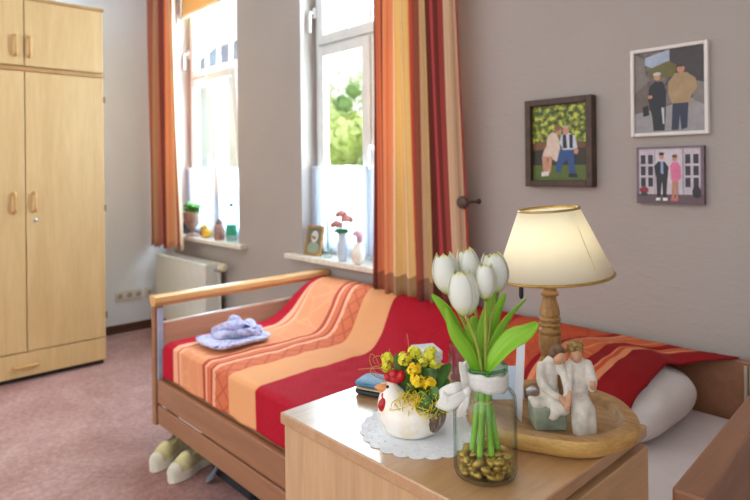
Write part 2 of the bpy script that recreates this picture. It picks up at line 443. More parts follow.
# ------------------------------------------------------------------ radiator
r = root('radiator', (-4.42, 2.1, .1), 'white flat panel radiator on the wall under the far window', 'radiator')
x0, x1, y0, y1, z0, z1 = -4.85, -3.99, 2.02, 2.15, .1, .605
def ribs(u, v):
    x = x0+(x1-x0)*u; k = (u*26) % 1
    return Vector((x, y0-.006*sm(.15, .3, k)*(1-sm(.7, .85, k)), z0+(z1-z0)*v))
part('front_panel', MB().grid(ribs, 26*10, 2).box(x0, x1, y0+.001, y0+.02, z0, z1), M_radi, r)
part('rear_panel', MB().box(x0, x1, y1-.02, y1, z0, z1), M_radi, r)
part('side_panel', MB().box(x1-.004, x1+.004, y0, y1, z0+.02, z1+.008), M_radi, r, bevel=.003)
part('side_panel', MB().box(x0-.004, x0+.004, y0, y1, z0+.02, z1+.008), M_radi, r, bevel=.003)
g = MB()
for k in range(26): xx = x0+.02+k*(x1-x0-.04)/25; g.box(xx-.006, xx+.006, y0+.02, y1-.02, z1-.004, z1+.004)
g.box(x0, x1, y0-.004, y0+.022, z1-.002, z1+.008).box(x0, x1, y1-.022, y1, z1-.002, z1+.008)
part('top_grille', g, M_radi, r)
vv = part('valve', MB().tube([(x1, 2.1, .565), (x1+.06, 2.1, .565), (x1+.09, 2.1, .595)], .012, 10), M_chrome, r, auto=50)
part('valve_knob', MB().lathe([(.015, 0), (.026, .006), (.03, .02), (.03, .055), (.02, .068)], 20, (x1+.08, 2.1, .60), M=Matrix.Rotation(R(90), 4, 'Y')), mat('cream_plastic', (236, 224, 192), .4), vv, auto=40)
part('pipe', MB().tube([(x1+.06, 2.1, .565), (x1+.06, 2.12, .02)], .008, 8), M_radi, r, auto=50)
for x in (-4.7, -4.18): part('wall_bracket', MB().box(x, x+.04, y1, YW-.001, .3, .5), M_radi, r)

# ------------------------------------------------------------------ power sockets
def socket(yc, zc, n, label):
    w = .073*n; s = root('power_socket', (XB, yc, zc), label, 'socket')
    part('cover_plate', MB().box(XB, XB+.012, yc-w/2, yc+w/2, zc-.043, zc+.043), M_socket, s, bevel=.004)
    for k in range(n):
        y = yc-w/2+.0365+k*.073
        part('outlet', MB().lathe([(.03, .010), (.03, .016), (.023, .016), (.021, .013)], 24, (XB, y, zc), M=Matrix.Rotation(R(90), 4, 'Y')), M_socket, s, auto=30)
        part('recess', MB().lathe([(.021, .0125), (.021, .0135)], 24, (XB, y, zc), M=Matrix.Rotation(R(90), 4, 'Y')), M_sockdark, s, auto=30)
socket(1.808, .292, 3, 'white triple wall socket to the right of the wardrobe')
socket(1.975, .292, 1, 'white single wall socket next to the triple one, by the radiator')

# ------------------------------------------------------------------ wardrobe
XF = -4.176
def bow_handle(p0, p1, out):
    p0, p1, out = Vector(p0), Vector(p1), Vector(out); d = p1-p0
    pts = [p0, p0+out*.6+d*.02, p0+out+d*.12, p0+out*1.08+d*.5, p0+out+d*.88, p0+out*.6+d*.98, p1]
    return MB().tube(spline([tuple(p) for p in pts], 24), .0095, 10)
OUT = (.028, 0, 0)
w = root('wardrobe', (-4.5, .916, 0), 'tall light beech two door wardrobe with a drawer below', 'wardrobe')
XK = -4.88; Y0, Y1, YM = .447, 1.389, .915
part('body', MB().box(XK, XF-.022, Y0, Y1, .03, 1.962), M_ward, w, bevel=.002)
part('plinth', MB().box(XK, XF-.03, Y0+.01, Y1-.01, 0, .03), M_dark, w)
part('top_rail', MB().box(XF-.022, XF, Y0, Y1+.002, 1.938, 1.964), M_wardedge, w, bevel=.004)
for a, b_, yh in ((Y0+.002, YM-.003, .853), (YM+.003, Y1-.002, .963)):
    d = part('door', MB().box(XF-.02, XF, a, b_, .186, 1.934), M_ward, w, bevel=.002)
    part('handle', bow_handle((XF, yh, 1.06), (XF, yh, 1.176), OUT), M_handle, d, smooth=True)
    if yh > .9:
        part('lock', MB().lathe([(.012, 0), (.012, .006), (.009, .008)], 20, (XF, .968, 1.003), M=Matrix.Rotation(R(90), 4, 'Y')), M_chrome, d, auto=40)
        for z in (.33, 1.056, 1.79):
            part('hinge', MB().tube([(XF-.006, Y1+.003, z-.022), (XF-.006, Y1+.003, z+.022)], .006, 8), M_hinge, d, auto=40)
d = part('drawer', MB().box(XF-.02, XF, Y0+.002, Y1-.002, .032, .178), M_ward, w, bevel=.002)
part('handle', bow_handle((XF, .84, .1), (XF, .972, .1), OUT), M_handle, d, smooth=True)
w = root('top_cabinet', (-4.5, .916, 1.966), 'light beech two door cupboard on top of the wardrobe', 'cabinet')
part('body', MB().box(XK, XF-.022, Y0, Y1, 1.967, 2.39), M_ward, w, bevel=.002)
part('top_board', MB().box(XK, XF+.004, Y0-.004, Y1+.006, 2.388, 2.408), M_wardedge, w, bevel=.003)
for a, b_, yh in ((Y0+.002, YM-.003, .866), (YM+.003, Y1-.002, .943)):
    d = part('door', MB().box(XF-.02, XF, a, b_, 1.972, 2.385), M_ward, w, bevel=.002)
    part('handle', bow_handle((XF, yh, 2.03), (XF, yh, 2.152), OUT), M_handle, d, smooth=True)

# ------------------------------------------------------------------ bed
bed = root('bed', (-1.6, 1.64, 0), 'beech care bed with a foot board and slatted side rails along the wall', 'bed')
BX0, BX1 = -2.755, -.42
part('foot_panel', MB().box(BX0-.03, BX0-.006, 1.18, 2.10, .16, .57), M_bedwoody, bed, bevel=.003)
part('panel_trim', MB().box(BX0-.032, BX0-.004, 1.18, 2.10, .57, .578), mat('pale_edge', (232, 212, 190), .3), bed)
part('foot_rail', MB().prism([(0, .045), (.012, .05), (.06, .05), (.072, .045), (.072, .02), (.055, 0), (.017, 0), (0, .02)], (BX0-.058, 1.134, .657), (1, 0, 0), (0, 0, 1), (0, 1, 0), 1.055), M_bedrail, bed, bevel=.003)
for ya, yb in ((1.135, 1.18), (2.10, 2.145)):
    p = part('post', MB().box(BX0-.04, BX0, ya, yb, .095, .658), M_bedwood, bed, bevel=.004)
    part('metal_channel', MB().box(BX0, BX0+.012, ya+.012, yb-.006, .2, .65), mat('grey_metal', (176, 184, 206), .35), p, bevel=.002)
for z0, z1 in ((.212, .323), (.114, .203)):
    part('side_rail', MB().box(BX0+.03, BX1, 1.133, 1.158, z0, z1), M_bedwood, bed, bevel=.006)
for xa, xb_ in ((-2.52, -2.30), (-2.69, -2.65)): part('rail_link', MB().box(xa, xb_, 1.142, 1.154, .2, .214), M_white, bed)
part('wall_side_board', MB().box(BX0+.01, BX1-.03, 2.145, 2.17, .2, .672), M_headwood, bed, bevel=.006)
part('mattress_support', MB().box(BX0+.02, BX1-.06, 1.165, 2.14, .24, .33), M_bedwood, bed)
for x in (-2.3, -.85):
    for y in (1.25, 2.05):
        l = part('leg', MB().box(x-.025, x+.025, y-.025, y+.025, .07, .245), M_hinge, bed, bevel=.004)
        part('caster', MB().lathe([(.02, -.012), (.035, -.012), (.035, .012), (.02, .012)], 20, (x, y, .035), M=Matrix.Rotation(R(90), 4, 'X')), M_black, l, auto=40)
Hm = Matrix.Translation((-.429, 1.15, 0)) @ Matrix.Rotation(R(3), 4, 'Z')
part('head_board', MB().box(0, .058, 0, 1.0, .16, .70, M=Hm), M_headwood, bed, bevel=.007)
for x in (-.545, -.53):
    part('wall_side_post', MB().tube([(x-.02, 2.136, .45), (x-.02, 2.136, .66)], .006, 8), mat('cream_tube', (206, 190, 170), .4), bed, auto=50)

# mattress under a white sheet
ma = root('mattress', (-1.6, 1.64, .33), 'mattress under a white sheet on the bed, bare beside the pillow', 'mattress')
part('mattress_core', MB().box(BX0+.035, BX1-.06, 1.172, 2.135, .332, .485), M_sheet, ma, bevel=.03, seg=4, auto=60)

# pillow
PC = (-.93, 1.875, .565); PR = (.265, .25, .108)
def sup(u, v):
    return math.copysign(abs(u)**v, u)
def pillow_fn(u, v):
    a = -PI+2*PI*u; b_ = -PI/2+PI*v
    e = .5
    x = sup(math.cos(b_), .75)*sup(math.cos(a), e); y = sup(math.cos(b_), .75)*sup(math.sin(a), e); z = sup(math.sin(b_), 1.0)
    p = Vector((PC[0]+x*PR[0], PC[1]+y*PR[1], PC[2]+z*PR[2]))
    n = noise.noise(p*9)*.010+noise.noise(p*22)*.004
    p.z += n*(1 if z > 0 else .2); p.x += n*.5*abs(x)
    return p
pl = root('pillow', PC, 'plump white pillow half covered by the bedspread at the head of the bed', 'pillow')
part('pillow_case', MB().grid(pillow_fn, 72, 36), M_pillow, pl, smooth=True)
mk = MB()
def mk_pt(x, z): return (x, 1.85, z)

# ------------------------------------------------------------------ bedspread
def zrail(y, x):
    a = 1.70+.03*math.sin(x*5)
    t = min(1, max(0, (y-a)/(2.10-a)))
    return .497+.178*(.25*t+.75*t*t*(3-2*t))
def zpil(x, y):
    dx = abs(x-PC[0])/(PR[0]+.018); dy = abs(y-PC[1])/(PR[1]+.018); s = dx**3.6+dy**3.6
    return PC[2]+(PR[2]+.018)*max(0, 1-s)**.5 if s < 1 else .45
def zspread(x, y):
    a, b_ = zrail(y, x), zpil(x, y); k = .02
    h = max(k-abs(a-b_), 0)/k
    z = max(a, b_)+h*h*k*.25
    p = Vector((x*6, y*6, 0)); z += .006*noise.noise(p)+.004*noise.noise(p*2.3)
    return z
XR_T = [(1.14, -.80), (1.5, -.735), (1.75, -.715), (1.95, -.735), (2.04, -.70), (2.10, -.62), (2.15, -.585)]
def xr(y):
    for (a, xa), (b_, xb) in zip(XR_T, XR_T[1:]):
        if y <= b_: return xa+(xb-xa)*max(0, (y-a)/(b_-a))
    return XR_T[-1][1]
SPX0, SPW = -2.715, 2.135
def spread_fn(u, v):
    # u along the bed, v: 0..0.13 front drop, then across, then down behind the wall board
    vd = .14
    if v < vd: y = 1.162; drop = (vd-v)/vd*.155
    else: y = 1.162+(v-vd)/(1-vd)*(2.148-1.162); drop = 0
    e = xr(y); x = SPX0+SPW*u
    x += (e-(SPX0+SPW))*sm(.62, 1, u)
    x -= .17*sm(1.72, 2.12, y)*sm(0, .12, u)*(1-sm(.45, .75, u))
    x -= .05*sm(1.7, 2.12, y)*(1-sm(0, .2, u))
    z = zspread(x, y)
    rr = .022
    if drop:
        z = zspread(x, 1.168)-drop-.006; y = 1.162-.004*math.sin(u*60)*drop*6-.004
    elif y < 1.19: z -= .012*(1-(y-1.162)/.028)**2
    if u < .012: z -= .02*(1-u/.012)
    return Vector((x, y, z))
q = NT('bedspread_cloth'); tc = q.new('ShaderNodeTexCoord'); sp = q.new('ShaderNodeSeparateXYZ'); q.link(tc.outputs['UV'], sp.inputs[0])
RED, LT, ORA, DRD, OR2, YEL, RD2 = (190, 18, 46), (248, 184, 146), (238, 158, 114), (190, 80, 62), (224, 122, 84), (246, 176, 122), (150, 20, 28)  # foot-end oranges paled: the window's highlight is put into their colour
sx = [(-2.715, RED), (-2.60, LT), (-2.56, OR2), (-2.54, LT), (-2.515, ORA), (-2.315, DRD), (-2.295, LT), (-2.275, OR2), (-2.245, DRD), (-2.23, LT), (-2.205, OR2), (-2.10, YEL), (-1.90, RED), (-1.34, (206, 88, 54)), (-1.0, RD2), (-.97, (232, 150, 104)), (-.945, (216, 108, 66)), (-.80, RD2), (-.755, (232, 150, 104)), (-.74, (206, 88, 54)), (-.725, (232, 150, 104)), (-.705, RD2)]
col = q.ramp(sp.outputs[0], [((x-SPX0)/SPW, c) for x, c in sx], 'CONSTANT')
sc = q.new('ShaderNodeMapping'); sc.inputs['Scale'].default_value = (2.08, 1.15, 1); q.link(tc.outputs['UV'], sc.inputs[0])
s2 = q.new('ShaderNodeSeparateXYZ'); q.link(sc.outputs[0], s2.inputs[0])
def band(a, b_):
    return q.math('MULTIPLY', q.math('GREATER_THAN', sp.outputs[0], (a-SPX0)/SPW), q.math('LESS_THAN', sp.outputs[0], (b_-SPX0)/SPW))
def diag(k, sg, th):
    t = q.math('ADD', q.math('MULTIPLY', s2.outputs[0], k), q.math('MULTIPLY', s2.outputs[1], sg*k))
    return q.math('GREATER_THAN', q.math('SINE', t), th)
cross = q.math('MAXIMUM', diag(70, 1, .86), diag(70, -1, .86))
fine = q.math('MAXIMUM', diag(190, 1, .8), diag(190, -1, .8))
b1 = q.math('ADD', band(-2.205, -2.10), band(-1.10, -1.0))
col = q.mix(q.math('MULTIPLY', q.math('MULTIPLY', cross, b1), .35), col, (150, 48, 40))
b2 = band(-1.90, -1.1)
col = q.mix(q.math('MULTIPLY', q.math('MULTIPLY', fine, b2), .16), col, (110, 20, 26))
# light scroll motif in the orange bands
wv = q.new('ShaderNodeTexVoronoi', feature='DISTANCE_TO_EDGE'); wv.inputs['Scale'].default_value = 9; q.link(sc.outputs[0], wv.inputs[0])
b3 = q.math('ADD', band(-2.515, -2.315), band(-.945, -.80))
col = q.mix(q.math('MULTIPLY', q.math('MULTIPLY', q.math('LESS_THAN', wv.outputs['Distance'], .05), b3), .4), col, (248, 180, 128))
weave = q.noise(q.coord('UV', (500, 500, 1)), 2, 2)
col = q.mix(q.math('MULTIPLY', weave, .18), col, (120, 40, 30))
q.link(col, q.b.inputs['Base Color']); q.set(rough=.8, spec=.2, sheen=.0)
q.bump(q.math('ADD', q.math('MULTIPLY', fine, .5), weave), .25, .0015)
M_spread = q.m
sp_o = part('bedspread', MB().grid(spread_fn, 260, 150), M_spread, None, smooth=True, solid=.005, loc=(-1.6, 1.64, .5))
props(sp_o, 'red and orange striped woven bedspread over the bed and pillow', 'bedspread')

# ------------------------------------------------------------------ folded garment on the bed
q = NT('print_cotton'); v = q.coord()
pn = q.noise(q.coord('Object', (1, 2.2, 1.6)), 15, 2.5, .55, 1.6)
col = q.ramp(pn, [(0, (84, 78, 112)), (.35, (140, 146, 196)), (.40, (206, 214, 240)), (.455, (196, 150, 196)), (.48, (214, 220, 242)), (.525, (164, 180, 224)), (.555, (104, 96, 138)), (.57, (206, 212, 238)), (.62, (190, 142, 190)), (.65, (140, 178, 204))], 'CONSTANT')
q.link(col, q.b.inputs['Base Color']); q.set(rough=.85, spec=.1); q.bump(q.noise(v, 25, 4), .5, .006); M_print = q.m
ga = root('folded_garment', (-2.46, 1.385, .505), 'folded pale blue and lilac patterned nightshirt on the bedspread near the foot board', 'clothing', rotz=IMG_ROT)
def slab(cx, cy, cz, hx, hy, hz, rot, n=26, wob=.012, seed=0, curl=0):
    def fn(u, v):
        a = 2*PI*u; b_ = -PI/2+PI*v
        x = hx*sup(math.cos(b_), .6)*sup(math.cos(a), .45); y = hy*sup(math.cos(b_), .6)*sup(math.sin(a), .45); z = hz*sup(math.sin(b_), .7)
        p = Vector((x*math.cos(rot)-y*math.sin(rot), x*math.sin(rot)+y*math.cos(rot), z))
        g = noise.noise(Vector((p.x*14+seed, p.y*14, seed)))*wob
        p.z += (g+curl*(x/hx)**2)*(1 if z > -hz*.5 else .3)
        return p+Vector((cx, cy, cz))
    return MB().grid(fn, n*2, n)
g = slab(0, 0, .018, .150, .130, .016, R(45), n=34, wob=.014, seed=1)
part('lower_fold', g, M_print, ga, world=False, smooth=True)
g = slab(.012, .02, .040, .110, .090, .018, R(30), n=34, wob=.034, seed=5)
part('upper_fold', g, M_print, ga, world=False, smooth=True)
g = MB()
for k, (p0, p1, p2, rr) in enumerate([((-.11, .03, .04), (-.03, .0, .07), (.08, .03, .062), .018), ((-.05, .07, .055), (.0, .05, .085), (.05, .01, .062), .02), ((-.03, -.08, .042), (.05, -.05, .055), (.12, -.01, .04), .014)]):
    g.tube(spline([p0, p1, p2], 16), [rr*(.3+.9*math.sin(PI*i/16)) for i in range(17)], 12)
for p in g.v: p += Vector((noise.noise(p*30), noise.noise(p*30+Vector((9, 0, 0))), noise.noise(p*34+Vector((0, 7, 0)))))*.012
part('sleeve', fused(g, .006, 3), M_print, ga, world=False, smooth=True)

# ------------------------------------------------------------------ shoes and bag under the bed
M_canvas = mat('canvas_cream', (218, 208, 156), .8, .08, 30, .2, 200)
M_rubber = mat('rubber_white', (228, 224, 206), .5, .04)
def shoe(toe, heel, label):
    toe, heel = Vector((*toe, 0)), Vector((*heel, 0)); d = heel-toe; rz = math.degrees(math.atan2(d.y, d.x)); L = .235
    s = root('shoe', toe, label, 'shoe', 'cream slip-on shoes', rotz=rz)
    def halfw(t): return .044*(math.sin(PI*min(1, max(0, t)*2.6)/2)**.42 if t < .42 else 1)*(1-.28*sm(.3, .65, t)+.12*sm(.65, .85, t))*(1 if t < .92 else math.sqrt(max(0, 1-((t-.92)/.085)**2)))
    N = 30; ts = [i/N for i in range(N+1)]
    pol = [(t*L, halfw(t)) for t in ts]+[(t*L, -halfw(t)) for t in ts[::-1]]
    part('sole', MB().prism(pol, (0, 0, .0), (1, 0, 0), (0, 1, 0), (0, 0, 1), .040), M_rubber, s, world=False, bevel=.004)
    def up(u, v):
        t = .01+.95*u; w = halfw(t)*.96; a = PI*v
        h = .022+.04*sm(0, .45, t)+.012*sm(.5, 1, t)
        open_ = sm(.42, .5, t)*(1-sm(.93, .97, t))
        z = .036+h*math.sin(a)**.8*(1-.0*open_)
        if open_ > 0: z = min(z, .036+h*.8)-open_*.02*(math.sin(a) > .75)
        return Vector((t*L, w*math.cos(a), z))
    part('upper', MB().grid(up, 40, 20), M_canvas, s, world=False, smooth=True)
    def cap(u, v):
        t = .0+.15*u; w = halfw(t)*1.01+.001; a = PI*v
        return Vector((t*L-.002, w*math.cos(a), .036+(.024+.04*sm(0, .45, t)+.003)*math.sin(a)**.8))
    part('toe_cap', MB().grid(cap, 12, 16), M_rubber, s, world=False, smooth=True)
shoe((-2.52, 1.02), (-2.63, 1.225), 'left cream slip-on shoe, toe farther out from under the bed')
shoe((-2.38, 1.035), (-2.45, 1.245), 'right cream slip-on shoe, beside the black bag under the bed')
bg = root('bag', (-2.17, 1.315, 0), 'soft black bag with a grey strap lying under the bed', 'bag', rotz=0)
part('bag_body', fused(MB().ell((0, .0, .10), (.19, .14, .10)).box(-.165, .165, -.12, .11, .005, .17), .014, 6), mat('black_cloth', (38, 40, 46), .8, .2, 20, .3, 80), bg, world=False, smooth=True)
part('strap', MB().tube(spline([(.06, -.08, .19), (-.02, -.135, .13), (-.08, -.15, .04), (-.11, -.16, .012)], 20), .017, 8, sy=.35), mat('grey_strap', (104, 112, 122), .7), bg, world=False, smooth=True)

# ------------------------------------------------------------------ bedside cabinet
NX0, NX1, NY0, NY1, NZ = -.985, -.455, .656, 1.11, .82
ns = root('bedside_cabinet', (-.72, .88, 0), 'light beech bedside cabinet carrying the tulips, lamp and rooster', 'cabinet')
part('top', MB().box(NX0, NX1, NY0, NY1, NZ-.022, NZ), [M_nstop], ns, bevel=.0025)
part('body', MB().box(NX0+.006, NX1-.024, NY0+.006, NY1-.006, .09, NZ-.022), M_nsside, ns, bevel=.002)
d = part('drawer', MB().box(NX1-.022, NX1+.002, NY0+.004, NY1-.001, .655, .784), M_nsfront, ns, bevel=.002)
part('handle', MB().tube(spline([(NX1, .945, .737), (NX1+.025, .945, .737), (NX1+.03, .88, .737), (NX1+.025, .815, .737), (NX1, .815, .737)], 20), .007, 10), M_handle, d, smooth=True)
d = part('door', MB().box(NX1-.022, NX1+.002, NY0+.004, NY1-.001, .1, .648), M_nsfront, ns, bevel=.002)
part('handle', MB().tube(spline([(NX1, .70, .5), (NX1+.025, .70, .5), (NX1+.03, .70, .55), (NX1+.025, .70, .6), (NX1, .70, .6)], 20), .007, 10), M_handle, d, smooth=True)
for x in (NX0+.05, NX1-.07):
    for y in (NY0+.05, NY1-.05):
        part('caster', MB().lathe([(.015, -.012), (.035, -.012), (.035, .012), (.015, .012)], 20, (x, y, .035), M=Matrix.Rotation(R(90), 4, 'X')).box(x-.012, x+.012, y-.016, y+.016, .05, .092), M_black, ns, auto=40)
T = NZ+.0005     # table top

def IMG(k, px0, py0):
    """local frame of a thing turned towards the room: pixels at its distance to metres"""
    return lambda px, py, dy=0: Vector(((px-px0)*k, dy, (py0-py)*k))

# ------------------------------------------------------------------ doily
DC = Vector((-.735, .80, T))
q = NT('doily_cotton'); v = q.coord()
w1 = q.new('ShaderNodeTexVoronoi'); w1.inputs['Scale'].default_value = 90; q.link(v, w1.inputs[0])
q.link(q.ramp(w1.outputs['Distance'], [(0, (226, 231, 240)), (.35, (238, 242, 248))]), q.b.inputs['Base Color']); q.set(rough=.9, spec=.1); q.bump(w1.outputs['Distance'], .5, .002); M_doily = q.m
q = NT('doily_stitch'); q.b.inputs['Base Color'].default_value = lin((240, 240, 242)); q.set(rough=.9); M_stitch = q.m
mb = MB(); NSEG = 24; prof = []
for k in range(NSEG*10):
    a = 2*PI*k/(NSEG*10); r_ = .108+.0075*abs(math.sin(a*NSEG/2))**.7; prof.append((r_*math.cos(a), r_*math.sin(a)))
mb.prism(prof, DC, (1, 0, 0), (0, 1, 0), (0, 0, 1), .0012)
do = part('doily', mb, M_doily, None, loc=DC); props(do, 'round white scalloped lace doily under the rooster planter', 'doily')
st = MB()
for k in range(NSEG):
    a = 2*PI*(k+.5)/NSEG
    for rr, sz in ((.1, .0028), (.086, .002)):
        st.lathe([(sz, 0), (sz*.9, .0018), (sz*.4, .0018), (sz*.4, .0005)], 8, DC+Vector((rr*math.cos(a), rr*math.sin(a), .0004)), cap=False)
    if k % 3 == 0:
        for j in range(5):
            b_ = a+(j-2)*.07; st.ell(DC+Vector((.077*math.cos(b_), .077*math.sin(b_), .0013)), (.003, .0014, .0007), 8, 5, M=Matrix.Rotation(b_+j, 4, 'Z'))
part('embroidery', st, M_stitch, do)

# ------------------------------------------------------------------ rooster planter
RB = Vector((-.740, .780, T+.0014)); kr = .00183; P = IMG(kr, 413, 431)
ro = root('rooster_planter', RB, 'white ceramic hen shaped flower pot standing on the doily', 'planter', rotz=IMG_ROT)
body = MB()
body.ell(P(413, 413, 0), (34*kr, .055, 23*kr), 32, 20)
body.ell(P(427, 410, 0), (20*kr, .046, 20*kr), 24, 14)
body.ell(P(411, 425, 0), (28*kr, .046, 10*kr), 24, 12)
for p, rr in zip(spline([(397, 412), (394, 402), (392, 394), (391.5, 388.5)], 8), (19, 18, 17, 15.5, 13.5, 12, 10.5, 9.2, 8.2)):
    body.ell(P(p[0], p[1], 0), rr*kr, 20, 12)
body.ell(P(440, 401, 0), (8*kr, .034, 11*kr), 20, 12, M=Matrix.Rotation(R(20), 4, 'Y'))
bd = fused(body, .0032, 10)
# the planting hollow on the back
for i, p in enumerate(bd.v):
    cx = P(424, 392).x; dx = (p.x-cx)/(19*kr); dy = p.y/.038; s = dx*dx+dy*dy
    zt = P(0, 397).z
    if s < 1 and p.z > zt-.02: p.z = min(p.z, zt-.012*(1-s))
    if p.z < .0: p.z = 0
q = NT('hen_glaze'); v = q.coord(); sp = q.new('ShaderNodeSeparateXYZ'); q.link(v, sp.inputs[0])
st_ = q.noise(q.coord('Object', (60, 60, 18)), 1.6, 4, .7)
cx_, cz_ = (438-413)*kr, (431-414)*kr
dd = q.math('ADD', q.math('POWER', q.math('MULTIPLY', q.math('SUBTRACT', sp.outputs[0], cx_), 1/(11*kr)), 2), q.math('POWER', q.math('MULTIPLY', q.math('SUBTRACT', sp.outputs[2], cz_), 1/(13*kr)), 2))
fm = q.math('LESS_THAN', q.math('ADD', dd, q.math('MULTIPLY', q.math('SUBTRACT', st_, .5), 1.1)), 1.0)
fe = q.ramp(st_, [(.35, (66, 56, 52)), (.5, (128, 104, 88)), (.62, (186, 168, 150))])
ba = q.ramp(q.noise(v, 40, 4), [(.35, (240, 228, 204)), (.6, (248, 244, 236))])
q.link(q.mix(fm, ba, fe), q.b.inputs['Base Color']); q.set(rough=.2, spec=.6); M_hen = q.m
part('body', bd, M_hen, ro, world=False, smooth=True)
M_red = mat('red_glaze', (206, 26, 38), .22, .1, 60)
cb = MB()
for px, py, rx, rz, a in ((388.5, 377, 4, 4.6, -25), (394.5, 374.5, 4.4, 5.5, -5), (401.5, 376, 5, 5.8, 25), (395.5, 379.5, 10, 3.8, 5)):
    cb.ell(P(px, py, 0), (rx*kr, .0095, rz*kr), 16, 10, M=Matrix.Rotation(R(a), 4, 'Y'))
part('comb', fused(cb, .0022, 4), M_red, ro, world=False, smooth=True)
part('beak', MB().lathe([(.0095, 0), (.0085, .008), (.0055, .015), (.0012, .021)], 16, P(386.5, 387.5, -.003), M=Matrix.Rotation(R(-84), 4, 'Y') @ Matrix.Rotation(R(0), 4, 'X')), mat('orange_glaze', (240, 158, 92), .3), ro, world=False, auto=60)
wt = MB().ell(P(383.5, 401, -.018), (5.2*kr, .0065, 7*kr), 16, 12, M=Matrix.Rotation(R(12), 4, 'Y')).ell(P(384, 394, -.010), (2.6*kr, .0055, 4*kr), 12, 10)
part('wattle', fused(wt, .0018, 3), M_red, ro, world=False, smooth=True)
part('eye', MB().ell(P(388, 384.5, -.0118), (.0028, .002, .0031), 12, 8), M_black, ro, world=False, smooth=True)

# plant in it
M_leaf = mat('leaf_dark_green', (84, 136, 44), .4, .25, 30)
M_leafl = mat('leaf_olive', (104, 124, 56), .45, .15, 30)
M_yel = mat('blossom_yellow', (255, 226, 44), .6, .12, 90, c2=(250, 204, 24))
M_yelg = mat('blossom_lime', (248, 240, 80), .6, .12, 90, c2=(222, 220, 50))
M_stem = mat('plant_stem_green', (110, 150, 50), .5)
pt = root('flowering_plant', RB+UPV*.07, 'small yellow flowering plant with dark leaves growing in the hen pot', 'plant', rotz=IMG_ROT)
PP = IMG(kr, 413, 431-.07/kr)
def leaf_mb(pts, wid, n=14, fold=.25, side=None, tipw=.02):
    """pts 3-D centre line; wid max half width"""
    sp_ = spline([tuple(p) for p in pts], n)
    def fn(u, v):
        i = min(n, int(round(v*n))); p = Vector(sp_[i]); t = (Vector(sp_[min(n, i+1)])-Vector(sp_[max(0, i-1)])).normalized()
        sd = Vector(side) if side is not None else t.cross(Vector((0, 1, 0)))
        sd = (sd-t*sd.dot(t)).normalized(); nn = t.cross(sd)
        w_ = wid*(math.sin(PI*(v*.86+.12))**.8 if v < .999 else 0)
        s = (u-.5)*2
        return p+sd*s*w_+nn*abs(s)*w_*fold
    return MB().grid(fn, 8, n)
st = MB(); stem_ends = []
clusters = [(388.5, 361, .012, 7, 1), (387, 369, .012, 5, 1), (405, 359, .0, 8, 1), (416, 355, .012, 10, 1), (431, 356, .01, 10, 1), (436, 364, .005, 8, 1), (414, 366, -.02, 8, 0), (417, 376, -.028, 10, 0), (428, 379, -.026, 9, 0), (423, 362, -.0, 6, 1), (440, 396, -.03, 8, 0), (446, 403, -.025, 5, 0)]
for px, py, dy, n_, tone in clusters:
    c = PP(px, py, dy); st.tube(spline([(PP(420, 396).x, 0, PP(0, 398).z), tuple((c+Vector((PP(420, 396).x, 0, PP(0, 396).z)))/2+Vector((0, 0, .006))), tuple(c)], 8), .0014, 6)
part('stems', st, M_stem, pt, world=False, smooth=True)
for px, py, dy, n_, tone in clusters:
    c = PP(px, py, dy); fl = MB(); R_ = .0065+.0007*n_
    for k in range(n_*3):
        d_ = Vector((random.uniform(-1, 1), random.uniform(-1, .4), random.uniform(-.6, 1))).normalized()
        p = c+d_*R_*random.uniform(.55, 1); up = d_
        aa = up.orthogonal().normalized(); bb = up.cross(aa); ph = random.random()*6
        for j in range(4):
            a = ph+j*PI/2; o = aa*math.cos(a)+bb*math.sin(a); s_ = aa*-math.sin(a)+bb*math.cos(a)
            fl.add([p, p+o*.0030+s_*.0028+up*.0010, p+o*.0060+up*.0006, p+o*.0030-s_*.0028+up*.0010], [(0, 1, 2, 3)])
        fl.ell(p, .0013, 6, 4)
    part('flower_cluster', fl, M_yelg if tone else M_yel, pt, world=False)
leaves = [([(409, 392, .004), (404, 378, .006), (397, 354, .006)], 8, 1), ([(415, 395, 0), (410, 382, .0), (408, 368, .0)], 6, 0), ([(420, 394, -.01), (428, 374, -.02), (437, 370, -.02)], 8, 0), ([(424, 395, 0), (436, 380, -.005), (452, 366, .01)], 8, 0),
          ([(424, 398, 0), (428, 386, -.03), (440, 388, -.04)], 8, 0), ([(418, 398, 0), (420, 392, -.04), (432, 402, -.05)], 9, 0), ([(422, 398, 0), (432, 394, -.035), (443, 404, -.045)], 8, 0), ([(414, 396, 0), (412, 385, -.03), (418, 372, -.025)], 7, 0),
          ([(418, 392, 0), (416, 372, .01), (422, 358, .016)], 7, 0), ([(424, 394, .0), (428, 374, .016), (436, 362, .02)], 6, 0), ([(428, 396, 0), (440, 386, .0), (450, 380, -.01)], 7, 0), ([(412, 396, .01), (402, 382, .02), (392, 372, .02)], 6, 0)]
for pts, w_, tone in leaves:
    part('leaf', leaf_mb([PP(*p) for p in pts], w_*kr, side=(1, .25, .3) if abs(pts[-1][0]-pts[0][0]) < 14 else (.2, .4, 1)), M_leafl if tone else M_leaf, pt, world=False, smooth=True, solid=.0008)
